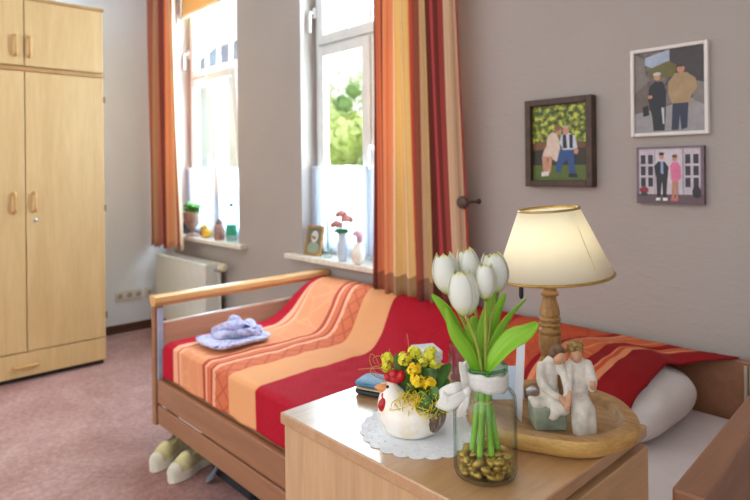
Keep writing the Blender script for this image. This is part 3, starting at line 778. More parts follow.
# straw
sw = MB(); random.seed(11)
def curl(c, R_, n, r_, mb_):
    for k in range(n):
        a0 = random.random()*6; p0 = Vector(c)+Vector((random.uniform(-1, 1)*R_[0], random.uniform(-1, 1)*R_[1], random.uniform(-1, 1)*R_[2]))
        ax = Vector((random.uniform(-1, 1), random.uniform(-.4, .4), random.uniform(-1, 1))).normalized(); bx = Vector((random.uniform(-1, 1), random.uniform(-1, 1), random.uniform(-1, 1))).normalized()
        rr = random.uniform(.008, .02)
        mb_.tube([p0+ax*rr*math.cos(a0+t*.4)+bx*rr*math.sin(a0+t*.4)+ax*.0012*t for t in range(9)], r_, 4)
curl(P(412, 396, -.035), (.018, .008, .006), 60, .0008, sw)
curl(P(430, 398, -.04), (.018, .008, .008), 36, .0008, sw)
swo = part('straw', sw, mat('straw_yellow', (255, 226, 66), .6, .12, 60), None, smooth=True)
swo.location = RB; swo.rotation_euler = (0, 0, R(IMG_ROT)); props(swo, 'bright yellow straw tucked around the plant in the hen pot', 'straw', kind='stuff')
# dry tendrils
td = MB()
for pts in ([(396, 388, .0), (378, 374, .0), (371, 362, .0), (372, 354, 0), (377, 358, 0), (380, 366, 0)], [(396, 384, .01), (384, 372, .01), (374, 370, .01), (359, 371, .01)], [(400, 380, .01), (390, 366, .01), (381, 358, .01), (374, 360, .01), (376, 366, .01)], [(409, 372, .012), (410, 350, .012), (408.5, 336, .012)], [(394, 372, .01), (391, 362, .012), (390.5, 351, .012)], [(396, 384, 0), (380, 378, .0), (371, 372, 0), (377, 366, 0), (386, 371, 0)]):
    td.tube(spline([tuple(P(*p)) for p in pts], 20), .0007, 5)
tdo = part('dry_tendrils', td, mat('dried_grass', (196, 150, 84), .7), None, smooth=True)
tdo.location = RB; tdo.rotation_euler = (0, 0, R(IMG_ROT)); props(tdo, 'thin dry curling grass stalks sticking out behind the hen comb', 'dried grass', kind='stuff')

# ------------------------------------------------------------------ wallet, box, tumbler
wl = root('wallet', (-.922, .864, T), 'blue purse with a cream edge lying behind the hen pot', 'purse', rotz=20)
part('lower_flap', slab(0, 0, .007, .044, .036, .007, 0, wob=0), mat('purse_black', (40, 42, 50), .5), wl, world=False, smooth=True)
part('lining', slab(0, 0, .0155, .042, .035, .003, 0, wob=0), mat('purse_cream', (206, 190, 150), .6), wl, world=False, smooth=True)
part('upper_flap', slab(0, 0, .024, .044, .036, .006, 0, wob=.001), mat('purse_blue', (70, 130, 170), .5, .15, 30), wl, world=False, smooth=True)
bx = root('box', (-.897, 1.016, T), 'small pale grey box beside the drinking glass at the back of the cabinet', 'box', rotz=-29)
part('carton', MB().box(.002, .060, -.052, -.002, 0, .078), mat('pale_grey_card', (206, 212, 220), .5, .03), bx, world=False, bevel=.003)
part('lid', MB().box(0, .062, -.054, 0, .06, .08), mat('pale_grey_card_lid', (214, 220, 228), .5, .03), bx, world=False, bevel=.002)
tb = root('tumbler', (-.824, 1.036, T), 'clear ribbed drinking glass behind the tulip vase', 'glass')
prof = [(.0, .0), (.026, 0), (.028, .003), (.034, .092), (.0322, .092), (.0265, .012), (0, .010)]
tmb = MB().lathe(prof, 48, (0, 0, 0), cap=False)
for p in tmb.v:
    a = math.atan2(p.y, p.x); r_ = math.hypot(p.x, p.y)
    if r_ > .02 and .004 < p.z < .08: pass
part('glass_body', tmb, M_glass2, tb, world=False, auto=40)
rb = MB()
for k in range(14):
    a = 2*PI*k/14; rb.tube([((.0285+.006*t)*math.cos(a), (.0285+.006*t)*math.sin(a), .006+.06*t) for t in (0, .5, 1)], .002, 6)
part('ribs', rb, M_glass2, tb, world=False, smooth=True)

# ------------------------------------------------------------------ glass vase
VB = Vector((-.5602, .7548, T)); kv = .00159; V = IMG(kv, 485.5, 473)
va = root('vase', VB, 'clear bottle shaped glass vase holding the white tulips', 'vase', rotz=IMG_ROT)
ZK = 1.07
outp = [(0, 0), (.042, 0), (.047, .003), (.0495, .009), (.0495, .108), (.048, .116), (.043, .123), (.0375, .1275), (.0355, .132), (.0350, .150), (.0360, .153), (.0350, .156)]
inp = [(.0325, .1545), (.0325, .133), (.035, .128), (.0405, .1215), (.0455, .1145), (.047, .107), (.047, .0105), (.044, .007), (0, .006)]
part('glass_body', MB().lathe([(r_, z_*ZK) for r_, z_ in outp+inp], 56, cap=False), M_glass, va, world=False, smooth=True)
part('rim', MB().lathe([(r_, z_*ZK) for r_, z_ in [(.0325, .1546), (.0325, .159), (.0345, .1605), (.0362, .159), (.0362, .1562), (.0350, .1562)]], 56, cap=False), clear_glass('green_tint_glass', (176, 232, 206), (60, 150, 120), .08, .6), va, world=False, smooth=True, label='green tinted rim')

# ribbon
q = NT('dotted_ribbon'); tc = q.new('ShaderNodeTexCoord'); mp = q.new('ShaderNodeMapping'); q.link(tc.outputs['UV'], mp.inputs[0]); mp.inputs['Scale'].default_value = (26, 3, 1)
fr = q.new('ShaderNodeVectorMath', operation='FRACTION'); q.link(mp.outputs[0], fr.inputs[0])
ds = q.new('ShaderNodeVectorMath', operation='DISTANCE'); q.link(fr.outputs[0], ds.inputs[0]); ds.inputs[1].default_value = (.5, .5, 0)
q.link(q.mix(q.math('LESS_THAN', ds.outputs['Value'], .2), (246, 245, 240), (255, 255, 255)), q.b.inputs['Base Color']); q.set(rough=.4, spec=.4)
cc = q.new('ShaderNodeRGB'); cc.outputs[0].default_value = lin((238, 236, 222)); cloth_translucent(q, cc.outputs[0], .25); M_rib = q.m
rbn = root('ribbon', VB+UPV*.13, 'white dotted ribbon tied in a bow around the vase neck', 'ribbon', rotz=IMG_ROT)
def band_fn(u, v):
    a = 2*PI*u; return Vector((.0368*math.cos(a), .0368*math.sin(a), +.008+.026*v+.002*math.sin(a*2)+.0012*math.sin(9*a)))
part('band', MB().grid(band_fn, 60, 4), M_rib, rbn, world=False, smooth=True, solid=.0006)
VR = IMG(kv, 485.5, 473-.13/kv)
def strip(pts, w0, w1, wdir=(0, .3, 1), n=24):
    s_ = spline([tuple(p) for p in pts], n)
    def fn(u, v):
        i = int(round(v*n)); p = Vector(s_[i]); t = (Vector(s_[min(n, i+1)])-Vector(s_[max(0, i-1)])).normalized()
        d_ = Vector(wdir); d_ = (d_-t*d_.dot(t)).normalized()
        return p+d_*(u-.5)*(w0+(w1-w0)*v)
    mb_ = MB().grid(fn, 4, n)
    for k_ in mb_.uv: a, b_ = mb_.uv[k_]; mb_.uv[k_] = (b_*.5, a)
    return mb_
part('loop', strip([VR(464, 385, -.02), (VR(455, 380, -.035)), VR(443, 386, -.03), VR(440, 393, -.02), VR(450, 390, -.012), VR(464, 386, -.014)], .016, .016), M_rib, rbn, world=False, smooth=True, solid=.0006)
part('loop', strip([VR(464, 384, -.03), VR(463, 374, -.04), VR(461, 364, -.034), VR(462, 358, -.026), VR(466, 368, -.022), VR(465, 384, -.022)], .012, .012, (1, .5, 0)), M_rib, rbn, world=False, smooth=True, solid=.0006)
part('tail', strip([VR(464, 385, -.036), VR(455, 389, -.042), VR(446, 393, -.044), VR(438, 389, -.04)], .012, .026), M_rib, rbn, world=False, smooth=True, solid=.0006)
part('tail', strip([VR(464, 386, -.036), VR(462, 394, -.042), VR(459, 400, -.044), VR(460, 406, -.04)], .012, .016, (1, .2, 0)), M_rib, rbn, world=False, smooth=True, solid=.0006)
part('knot', MB().ell(VR(465, 384, -.034), (.006, .006, .008), 16, 10), M_rib, rbn, world=False, smooth=True)

# pebbles in the vase
M_peb = mat('gold_pebble', (206, 176, 84), .28, .35, 90, c2=(140, 108, 40), metal=.55)
random.seed(5); protos = []
def pebble_mesh(i):
    b_ = MB().ell((0, 0, 0), (1, 1, 1), 12, 8)
    for p in b_.v:
        n_ = noise.noise(p*.9+Vector((i*7.1, 0, 0))); p *= 1+.45*n_; p.x *= 1.25-.2*(i % 3); p.z *= .75
    return b_
spots = []; tries = 0
while len(spots) < 70 and tries < 20000:
    tries += 1
    s_ = random.uniform(.0055, .0095); rr = math.sqrt(random.random())*(.0455-s_*1.2); a = random.random()*2*PI
    ring = random.random()
    z = random.choice((.0125, .0125, .022, .022, .031)) + random.uniform(-.002, .002)
    p = Vector((rr*math.cos(a), rr*math.sin(a), z))
    if z > .028 and rr < .02 and random.random() < .5: continue
    if all((p-o[0]).length > (s_+o[1])*.82 for o in spots): spots.append((p, s_))
for i in range(4):
    o = part('pebble', pebble_mesh(i), M_peb, None, smooth=True); protos.append(o)
RZ = Matrix.Rotation(R(IMG_ROT), 4, 'Z')
for i, (p, s_) in enumerate(spots):
    o = protos[i] if i < 4 else protos[i % 4].copy()
    if i >= 4: COL.objects.link(o)
    o.scale = (s_, s_, s_); o.location = VB+p; o.rotation_euler = (random.uniform(-.4, .4), random.uniform(-.4, .4), random.random()*6)
    props(o, 'gold coloured pebble lying in the bottom of the glass vase', 'pebble', 'golden pebbles in the vase')

# ------------------------------------------------------------------ tulips
q = NT('tulip_petal'); tc = q.new('ShaderNodeTexCoord'); sp = q.new('ShaderNodeSeparateXYZ'); q.link(tc.outputs['UV'], sp.inputs[0])
vein = q.noise(q.coord('UV', (26, 2, 1)), 2, 3)
edge = q.math('ABSOLUTE', q.math('SUBTRACT', sp.outputs[0], .5))
c0 = q.ramp(sp.outputs[1], [(0, (206, 220, 90)), (.12, (242, 246, 190)), (.26, (254, 255, 246)), (.9, (255, 255, 250)), (.98, (246, 242, 170))])
c0 = q.mix(q.math('MULTIPLY', vein, .22), c0, (222, 230, 220))
c0 = q.mix(q.math('MULTIPLY', q.math('GREATER_THAN', edge, .455), .5), c0, (238, 236, 178))
q.link(c0, q.b.inputs['Base Color']); q.set(rough=.4, spec=.35); q.bump(vein, .35, .0015); cloth_translucent(q, c0, .38); M_petal = q.m
q = NT('tulip_leaf'); tc = q.new('ShaderNodeTexCoord'); vein = q.noise(q.coord('UV', (22, .8, 1)), 2, 3)
c0 = q.ramp(vein, [(.3, (128, 192, 44)), (.55, (160, 216, 62)), (.75, (196, 236, 104))])
q.link(c0, q.b.inputs['Base Color']); q.set(rough=.38, spec=.45); q.bump(vein, .3, .001); cloth_translucent(q, c0, .25); M_tleaf = q.m
M_tstem = mat('tulip_stem', (136, 204, 52), .4, .12, 25)
M_tstemy = mat('tulip_stem_upper', (172, 182, 74), .4, .12, 25)
NE = (486, 374)
def tulip(label, bloom, base, bot, dy, scale, openness, lean, leafs, rot0, fat=1):
    """bloom: tip (px,py); base of the bloom (px,py)"""
    t = root('tulip', VB+UPV*.03, label, 'tulip', 'white tulips in the vase', rotz=IMG_ROT)
    Q = IMG(kv, 485.5, 473-.03/kv)
    b_ = Q(*base, dy); tip = Q(*bloom, dy+lean); ax = (tip-b_); L = ax.length; ax.normalize()
    nk = Q(NE[0]+(base[0]-NE[0])*.16, NE[1], dy*.3); bt = Q(*bot[:2], bot[2])
    mid = (nk+b_)/2+Vector(((nk.x-b_.x)*.12, 0, .004))
    sp_ = spline([tuple(bt), tuple((bt+nk)/2+Vector(((nk.x-bt.x)*.1, 0, 0))), tuple(nk)], 20)
    part('lower_stem', MB().tube(sp_, .0047, 10), M_tstem, t, world=False, smooth=True)
    part('upper_stem', MB().tube(spline([tuple(nk), tuple(mid), tuple(b_-ax*.002)], 20), .0028, 10), M_tstemy, t, world=False, smooth=True)
    e1 = ax.orthogonal().normalized(); e1 = (Vector((1, 0, 0))-ax*ax.x).normalized(); e2 = ax.cross(e1)
    RR = L*.335*fat
    for k in range(6):
        ph = rot0+k*PI/3; inner = k % 2
        def fn(u, v, ph=ph, inner=inner, k=k):
            s = (u-.5)*2; wv_ = min(1, .35+2.2*v)*(1-.12*v)
            if v > .66: wv_ *= math.sqrt(max(0, 1-((v-.66)/.345)**2.6))
            r_ = RR*(math.sin(PI*(.05+.80*v**.85))**.75)*(1-.10*inner)
            r_ = max(r_, .0026)
            aw = (.92 if not inner else .80)*wv_
            a = ph+s*aw+.10*v
            rr = r_*(1-.05*s*s)+.0010*abs(s)**3*v-(.0012 if not inner else 0)*0
            z = L*v*(1.0-.04*inner)+L*.012*math.sin(4*s+k)*v*v-.03*L*abs(s)**2*v
            return b_+e1*math.cos(a)*rr+e2*math.sin(a)*rr+ax*z
        part('petal', MB().grid(fn, 14, 18), M_petal, t, world=False, smooth=True, solid=.0007)
    for pts, w_, side in leafs:
        part('leaf', leaf_mb([Q(*p) for p in pts], w_*kv, 26, .35, side), M_tleaf, t, world=False, smooth=True, solid=.0008)
S = (1, .35, 0)
tulip('white tulip at the left back of the bouquet, partly behind the largest one', (447, 256), (452, 297), (472, 448, -.008), .012, 1, .3, 0, [([(481, 380, .0), (466, 345, .0), (449, 312, -.012), (433, 293, -.02)], 6.5, (.8, .3, .6))], .3)
tulip('largest white tulip at the front left of the bouquet', (462, 270), (466, 314), (478, 452, -.018), -.022, 1, .5, .004, [([(482, 380, -.006), (470, 352, -.015), (456, 330, -.02), (447, 306, -.018)], 7.5, S)], .05, 1.02)
tulip('white tulip with a pointed tip at the top of the bouquet', (470, 252.5), (476, 292), (484, 456, .016), .022, 1, .1, 0, [([(484, 380, .006), (478, 350, .004), (475, 334, .004), (476, 318, .004)], 9, S)], .6, .92)
tulip('smaller closed white tulip right of the largest one in the bouquet', (486, 264), (485.5, 299), (490, 452, -.014), -.016, 1, -.2, 0, [([(485, 380, .004), (485, 345, .008), (495, 310, .012), (506, 272, .014)], 8, S), ([(486, 381, -.014), (491, 360, -.024), (507, 337, -.034), (521, 328, -.036), (534, 320, -.03)], 10, (.25, .4, 1))], .2, .92)
tulip('white tulip at the right back of the bouquet, nearest the lamp shade', (497, 257), (500, 297), (498, 450, .002), .016, 1, .5, .004, [([(485, 380, .008), (492, 345, .012), (500, 318, .012), (509.5, 297, .012)], 7.5, S), ([(486, 380, .006), (500, 345, .008), (513, 322, .008), (530, 302, .008)], 8, (.7, .3, .5))], .5, 1.12)
rf = part('raffia_tie', MB().lathe([(.0125, -.0022), (.0140, -.0015), (.0140, .0015), (.0125, .0022)], 24, (0, 0, 0), cap=False, sx=1.15).tube([(-.015, -.006, 0), (-.019, -.009, .003), (-.017, -.011, -.001)], .0018, 6), mat('raffia', (206, 172, 98), .6), None, smooth=True)
rf.location = VB+UPV*.114+RGT*(-.002); rf.rotation_euler = (0, 0, R(IMG_ROT)); props(rf, 'tan raffia band tied round the tulip stems inside the vase', 'tie')

# ------------------------------------------------------------------ wooden tray
TC = Vector((-.583, .985, T))
tr = root('tray', TC, 'round wooden dish with a live edge rim under the lamp and figurine', 'tray')
def trr(a): return .150+.006*math.sin(2*a+.6)+.004*math.sin(3*a+2)+.002*math.sin(7*a)
def tray_ring(fr, z, wob=0):
    return [(Vector((trr(a)*fr*math.cos(a), trr(a)*fr*math.sin(a), z+wob*math.sin(5*a+fr*9)))) for a in [2*PI*k/96 for k in range(96)]]
def rings(rs):
    b_ = MB(); vs = []; fs = []
    for q_ in rs: vs += q_
    for i in range(len(rs)-1):
        for k in range(96): k2 = (k+1) % 96; fs.append((i*96+k, i*96+k2, (i+1)*96+k2, (i+1)*96+k))
    return b_, vs, fs
b_, vs, fs = rings([tray_ring(.05, .0), tray_ring(.90, 0), tray_ring(.955, .006), tray_ring(.985, .018, .001), tray_ring(.99, .027, .001), tray_ring(.975, .0325)])
b_.add(vs, fs); b_.add(tray_ring(.05, 0), [tuple(range(96))])
part('edge', b_, M_bark, tr, world=False, smooth=True, label='yellowish live edge of bark side wood')
b_, vs, fs = rings([tray_ring(.975, .0325), tray_ring(.95, .034), tray_ring(.83, .0335), tray_ring(.80, .031), tray_ring(.785, .018), tray_ring(.76, .0145), tray_ring(.05, .0135)])
b_.add(vs, fs); b_.add(tray_ring(.05, .0135), [tuple(range(96))])
part('dish', b_, M_tray, tr, world=False, smooth=True)
b_, vs, fs = rings([tray_ring(.803, .0318), tray_ring(.789, .0315), tray_ring(.786, .026)])
b_.add(vs, fs)
TF = .014

# ------------------------------------------------------------------ lamp
LB = Vector((-.628, 1.066, T+TF)); kl = .00204; LBY = 397.5
lp = root('table_lamp', LB, 'table lamp with a cream cone shade and turned wooden stem', 'lamp', rotz=IMG_ROT)
part('base', MB().lathe([(.0, 0), (.048, 0), (.052, .004), (.052, .010), (.046, .017), (.034, .022), (.026, .026), (0, .026)], 48, cap=False), mat('lamp_base_wood', (130, 88, 56), .3, .2, 20), lp, world=False, auto=35)
zz = lambda y: (LBY-y)*kl
prof = [(.020, .024), (.021, .03)]+[(h*kl, zz(y)) for y, h in ((372, 10.2), (360, 10.2), (358.5, 10), (357, 8.6), (355.5, 8.4), (352, 9.6), (345, 10.7), (336, 10.9), (333.8, 10.6), (333.2, 8.8), (332.6, 8.8), (332, 10.4), (330, 10.9), (328.4, 10.3), (327.6, 8.6), (326, 8.6), (325.2, 10.2), (323.8, 10.7), (322.6, 10.2), (322, 8.6), (321, 8.6), (320.4, 10), (319, 10.5), (317.4, 10), (316.6, 8.7), (315.4, 8.7), (314.6, 10), (311, 9.7), (306, 8.6), (301, 7), (298, 6.2), (296.4, 6.5), (295.6, 8.4), (293.8, 9.2), (292, 8.4), (291, 6.6), (289, 6.5), (287, 7.4), (283, 8))]
part('stem', MB().lathe(prof, 40), M_lampwood, lp, world=False, auto=50)
part('socket', MB().lathe([(.008, zz(284)), (.012, zz(280)), (.014, zz(270)), (.014, zz(252)), (.010, zz(250))], 24), M_white, lp, world=False, auto=40)
q = NT('shade_cream'); v = q.coord(); q.link(q.ramp(q.noise(v, 30, 3), [(.3, (252, 248, 232)), (.7, (254, 251, 238))]), q.b.inputs['Base Color']); q.set(rough=.6, spec=.2)
cc = q.new('ShaderNodeRGB'); cc.outputs[0].default_value = lin((254, 247, 222)); cloth_translucent(q, cc.outputs[0], .5); M_shade = q.m
SM = Matrix.Translation((.0095, 0, zz(276))) @ Matrix.Rotation(R(-4.2), 4, 'Y')
hs, rb_, rt_ = .134, .1145, .0590
shd = part('lamp_shade', MB().lathe([(rb_, 0), (rb_+(rt_-rb_)*.5, hs*.5), (rt_, hs)], 72, M=SM.to_3x3().to_4x4(), c=SM.translation, cap=False), M_shade, lp, world=False, smooth=True, solid=.0012)
def ring_(r_, z, t): return MB().lathe([(r_+.0016, z-t), (r_+.0026, z), (r_+.0016, z+t), (r_-.0012, z+t), (r_-.0012, z-t)], 72, M=SM.to_3x3().to_4x4(), c=SM.translation, cap=False)
part('lower_trim', ring_(rb_, .001, .0026), M_gilt, shd, world=False, smooth=True)
part('upper_trim', ring_(rt_, hs-.001, .0024), M_gilt, shd, world=False, smooth=True)
sm_ = MB(); a0 = R(-62)
sm_.tube([SM @ Vector(((rb_+.0008)*math.cos(a0), (rb_+.0008)*math.sin(a0), .003)), SM @ Vector(((rt_+.0008)*math.cos(a0), (rt_+.0008)*math.sin(a0), hs-.004))], .0009, 5)
part('seam', sm_, mat('shade_seam', (222, 204, 146), .6), shd, world=False)
part('lamp_finial', MB().ell((.0, 0, zz(226)), (.012, .012, .012), 20, 14), mat('bulb_opal', (250, 246, 236), .3), lp, world=False, smooth=True)
sp3 = MB()
for k in range(3):
    a = k*2*PI/3; sp3.tube([(0, 0, zz(252)), SM @ Vector((rt_*math.cos(a), rt_*math.sin(a), hs-.006))], .0012, 5)
part('shade_carrier', sp3, M_chrome, shd, world=False)
part('pull_cord', MB().tube([(-.058, -.01, zz(268)), (-.059, -.01, zz(285))], .0009, 6).tube([(-.012, 0, zz(262)), (-.058, -.01, zz(266))], .0012, 6), M_hinge, lp, world=False)
part('cord_pull', MB().lathe([(.0022, zz(298)), (.0046, zz(296)), (.0046, zz(288)), (.002, zz(284))], 14, (-.0595, -.01, 0)), M_black, lp, world=False, auto=40)

# ------------------------------------------------------------------ figurine of a seated couple
FB = Vector((-.5406, .9582, T+TF)); kf = .00178; G = IMG(kf, 563, 428)
fg = root('figurine', FB, 'small figurine of a seated couple in white robes leaning their heads together', 'figurine', rotz=IMG_ROT)
M_robe = mat('robe_white', (236, 228, 216), .55, .10, 60, .35, 120, .0012)
M_skin = mat('figurine_skin', (222, 168, 132), .5, .08, 60)
M_hairb = mat('figurine_hair_brown', (134, 98, 62), .6, .3, 120, .5, 260, .0015)
M_hairl = mat('figurine_hair_blond', (180, 140, 76), .6, .3, 120, .6, 260, .002)
M_bench = mat('bench_sage', (164, 174, 152), .6, .3, 45, .3, 120, c2=(132, 144, 128))
def chain(mb_, pts, rs, n=14, sy=1):
    s_ = spline([tuple(p)+(r_,) for p, r_ in zip(pts, rs)], n)
    for a in s_: mb_.ell(a[:3], (a[3], a[3]*sy, a[3]), 14, 8)
# bench
bb = MB().box(*[x for x in (G(533, 0).x, G(566, 0).x)], -.012, .036, 0, G(0, 406).z)
bb.box(G(532, 0).x, G(545, 0).x, -.006, .034, G(0, 412).z, G(0, 402).z)
bb = fused(bb, .003, 8)
part('bench', bb, M_bench, fg, world=False, smooth=True, label='grey green block seat')
# woman's robe (left), seat and lap, skirt hanging over the seat
w_ = MB()
chain(w_, [G(552, 404, .010), G(551, 388, .012), G(551, 372, .012), G(553, 362, .010)], [.019, .017, .0165, .010], 12, .8)
chain(w_, [G(552, 404, .006), G(556, 402, -.008), G(560, 404, -.020)], [.016, .014, .012], 10)
chain(w_, [G(541, 404, .004), G(536, 402, -.002), G(530, 397, .0)], [.013, .010, .004], 10)
chain(w_, [G(554, 404, -.016), G(551, 411, -.020), G(547, 414, -.018)], [.011, .008, .003], 10, .7)
chain(w_, [G(543, 367, .008), G(542, 382, -.002), G(550, 390, -.014), G(558, 394, -.022)], [.0085, .009, .0075, .006], 16)
chain(w_, [G(562, 366, .006), G(565, 380, -.008), G(564, 390, -.018)], [.008, .0075, .006], 12)
part('robe', fused(w_, .0022, 5), M_robe, fg, world=False, smooth=True)
# partner's robe (right), legs down to the tray
w_ = MB()
chain(w_, [G(580, 402, .012), G(581, 386, .013), G(580, 370, .012), G(579, 360, .010)], [.020, .019, .019, .011], 12, .8)
chain(w_, [G(580, 402, .006), G(580, 402, -.010), G(579, 405, -.020)], [.019, .018, .016], 10)
chain(w_, [G(577, 404, -.020), G(576, 416, -.022), G(578, 428, -.022)], [.017, .0155, .017], 12, .8)
chain(w_, [G(585, 405, -.018), G(586, 416, -.020), G(587, 428, -.02)], [.012, .012, .0115], 12, .8)
chain(w_, [G(590, 366, .008), G(592, 380, -.002), G(590, 386, -.012)], [.009, .0095, .007], 12)
chain(w_, [G(571, 366, .006), G(568, 378, -.004), G(567, 386, -.014)], [.0085, .008, .006], 12)
rb2 = fused(w_, .0022, 5)
for p in rb2.v: p.z = max(p.z, 0)
part('robe', rb2, M_robe, fg, world=False, smooth=True)
sk = MB().ell(G(561, 357, .002), (.0105, .0115, .0145), 18, 12, M=Matrix.Rotation(R(22), 4, 'Y'))
chain(sk, [G(557, 364, .009), G(559, 359, .006)], [.006, .006], 5)
part('head', fused(sk, .0018, 4), M_skin, fg, world=False, smooth=True)
sk = MB().ell(G(577, 355, .002), (.0110, .012, .0150), 18, 12, M=Matrix.Rotation(R(-12), 4, 'Y'))
chain(sk, [G(579, 364, .010), G(578, 360, .007)], [.0065, .0065], 5)
part('head', fused(sk, .0018, 4), M_skin, fg, world=False, smooth=True)
for hx, hy, hc in ((561, 357, -.0085), (577, 355, -.0095)):
    pass
hr = MB().ell(G(560, 353, .007), (.0128, .0125, .0135), 18, 12, M=Matrix.Rotation(R(25), 4, 'Y')).ell(G(556, 356, .012), (.010, .009, .012), 14, 10).ell(G(562, 349.5, -.002), (.010, .007, .005), 14, 8, M=Matrix.Rotation(R(20), 4, 'Y'))
part('hair', fused(hr, .002, 4), M_hairb, fg, world=False, smooth=True, label='smooth brown hair')
hr = MB(); random.seed(3)
hr.ell(G(577, 350, .007), (.0145, .014, .0135), 18, 12)
for k in range(26):
    a = random.uniform(0, 2*PI); e = random.uniform(.1, 1.3)
    hr.ell(G(577, 350, .006)+Vector((.0145*math.cos(a)*math.cos(e), .0135*math.sin(a)*math.cos(e), .0135*math.sin(e))), .0036, 8, 6)
part('hair', fused(hr, .0018, 2), M_hairl, fg, world=False, smooth=True, label='curly blond hair')
hn = MB(); chain(hn, [G(557, 393, -.024), G(561, 398, -.028), G(562, 402, -.030)], [.0055, .0062, .004], 8)
chain(hn, [G(566, 389, -.022), G(563, 396, -.030), G(561, 400, -.032)], [.005, .0055, .004], 8)
for k in range(4): chain(hn, [G(559+k*1.4, 396, -.033), G(559.5+k*1.3, 402.5, -.034)], [.0019, .0016], 5)
part('hands', fused(hn, .0014, 3), M_skin, fg, world=False, smooth=True)
hn = MB(); chain(hn, [G(590, 385, -.014), G(589, 380, -.020)], [.0055, .005], 6)
for k in range(4): chain(hn, [G(586.5+k*1.6, 381, -.022), G(586.5+k*1.6, 377.5, -.021)], [.0019, .0016], 5)
part('hand', fused(hn, .0014, 3), M_skin, fg, world=False, smooth=True)

# tall translucent card and the pale blue card behind the vase
cd = root('greeting_card', (-.628, .955, T+TF), 'tall narrow white card standing on edge beside the seated couple', 'card', rotz=IMG_ROT+72)
def card_fn(u, v):
    x = (u-.5)*.075; return Vector((x, .012*math.sin((u-.2)*2.6)-.008*(v), .150*v))
part('card_sheet', MB().grid(card_fn, 14, 6), sheer('translucent_paper', (240, 243, 250), .4, .25), cd, world=False, smooth=True, solid=.001)
cd2 = root('envelope', (-.655, .95, T+.034), 'pale blue envelope leaning on the tray behind the glass vase', 'envelope', rotz=IMG_ROT)
part('paper', MB().box(-.045, .035, -.001, .001, -.006, .055, M=Matrix.Translation((0, 0, .008)) @ Matrix.Rotation(R(-25), 4, 'X')), mat('pale_blue_paper', (196, 210, 228), .6, .03), cd2, world=False, bevel=.0005)

# ------------------------------------------------------------------ wall pictures
def picture(name, x0, x1, z0, z1, fw, fd, mframe, label, regions, bg, inset=.006):
    p = root(name, ((x0+x1)/2, YW, z0), label, 'picture')
    yb, yf = YW, YW-fd
    if fw:
        f = MB().box(x0, x0+fw, yf, yb, z0, z1).box(x1-fw, x1, yf, yb, z0, z1).box(x0+fw, x1-fw, yf, yb, z0, z0+fw).box(x0+fw, x1-fw, yf, yb, z1-fw, z1)
        part('picture_frame', f, mframe, p, bevel=.003)
    else:
        part('canvas_edge', MB().box(x0, x1, yf, yb, z0, z1), mframe, p, bevel=.002)
    ys = yf+inset if fw else yf-.0004
    a0, a1, c0, c1 = x0+fw, x1-fw, z0+fw, z1-fw
    mats = []; idx = {}
    def mi(c):
        if c not in idx:
            idx[c] = len(mats)
            if isinstance(c, str): mats.append(MATS[c])
            else: mats.append(mat('print_%d_%d_%d' % c, c, .45, .06, 40))
        return idx[c]
    b_ = MB(); b_.box(a0, a1, ys, yb-.002 if fw else ys+.0003, c0, c1, mi(bg))
    for k, (c, poly) in enumerate(regions):
        y = ys-.0003-.00012*k
        b_.add([(a0+(a1-a0)*u, y, c0+(c1-c0)*v) for u, v in poly], [tuple(range(len(poly)))], mi(c))
    part('photo_print', b_, mats, p)
def oval(u, v, a, b_, n=16): return [(u+a*math.cos(2*PI*k/n), v+b_*math.sin(2*PI*k/n)) for k in range(n)]
q = NT('print_foliage'); vo = q.new('ShaderNodeTexNoise'); vo.inputs['Scale'].default_value = 48; vo.inputs['Detail'].default_value = 4; q.link(q.coord(), vo.inputs['Vector'])
q.link(q.ramp(vo.outputs['Fac'], [(.36, (36, 56, 24)), (.5, (104, 122, 30)), (.62, (206, 206, 70))]), q.b.inputs['Base Color']); q.set(rough=.4); MATS['print_foliage'] = q.m
q = NT('print_trees'); vo = q.new('ShaderNodeTexNoise'); vo.inputs['Scale'].default_value = 40; q.link(q.coord(), vo.inputs['Vector'])
q.link(q.ramp(vo.outputs['Fac'], [(.36, (58, 52, 54)), (.62, (122, 112, 108))]), q.b.inputs['Base Color']); q.set(rough=.4); MATS['print_trees'] = q.m
sk_, cr_, bl_ = (206, 150, 122), (226, 204, 186), (44, 82, 140)
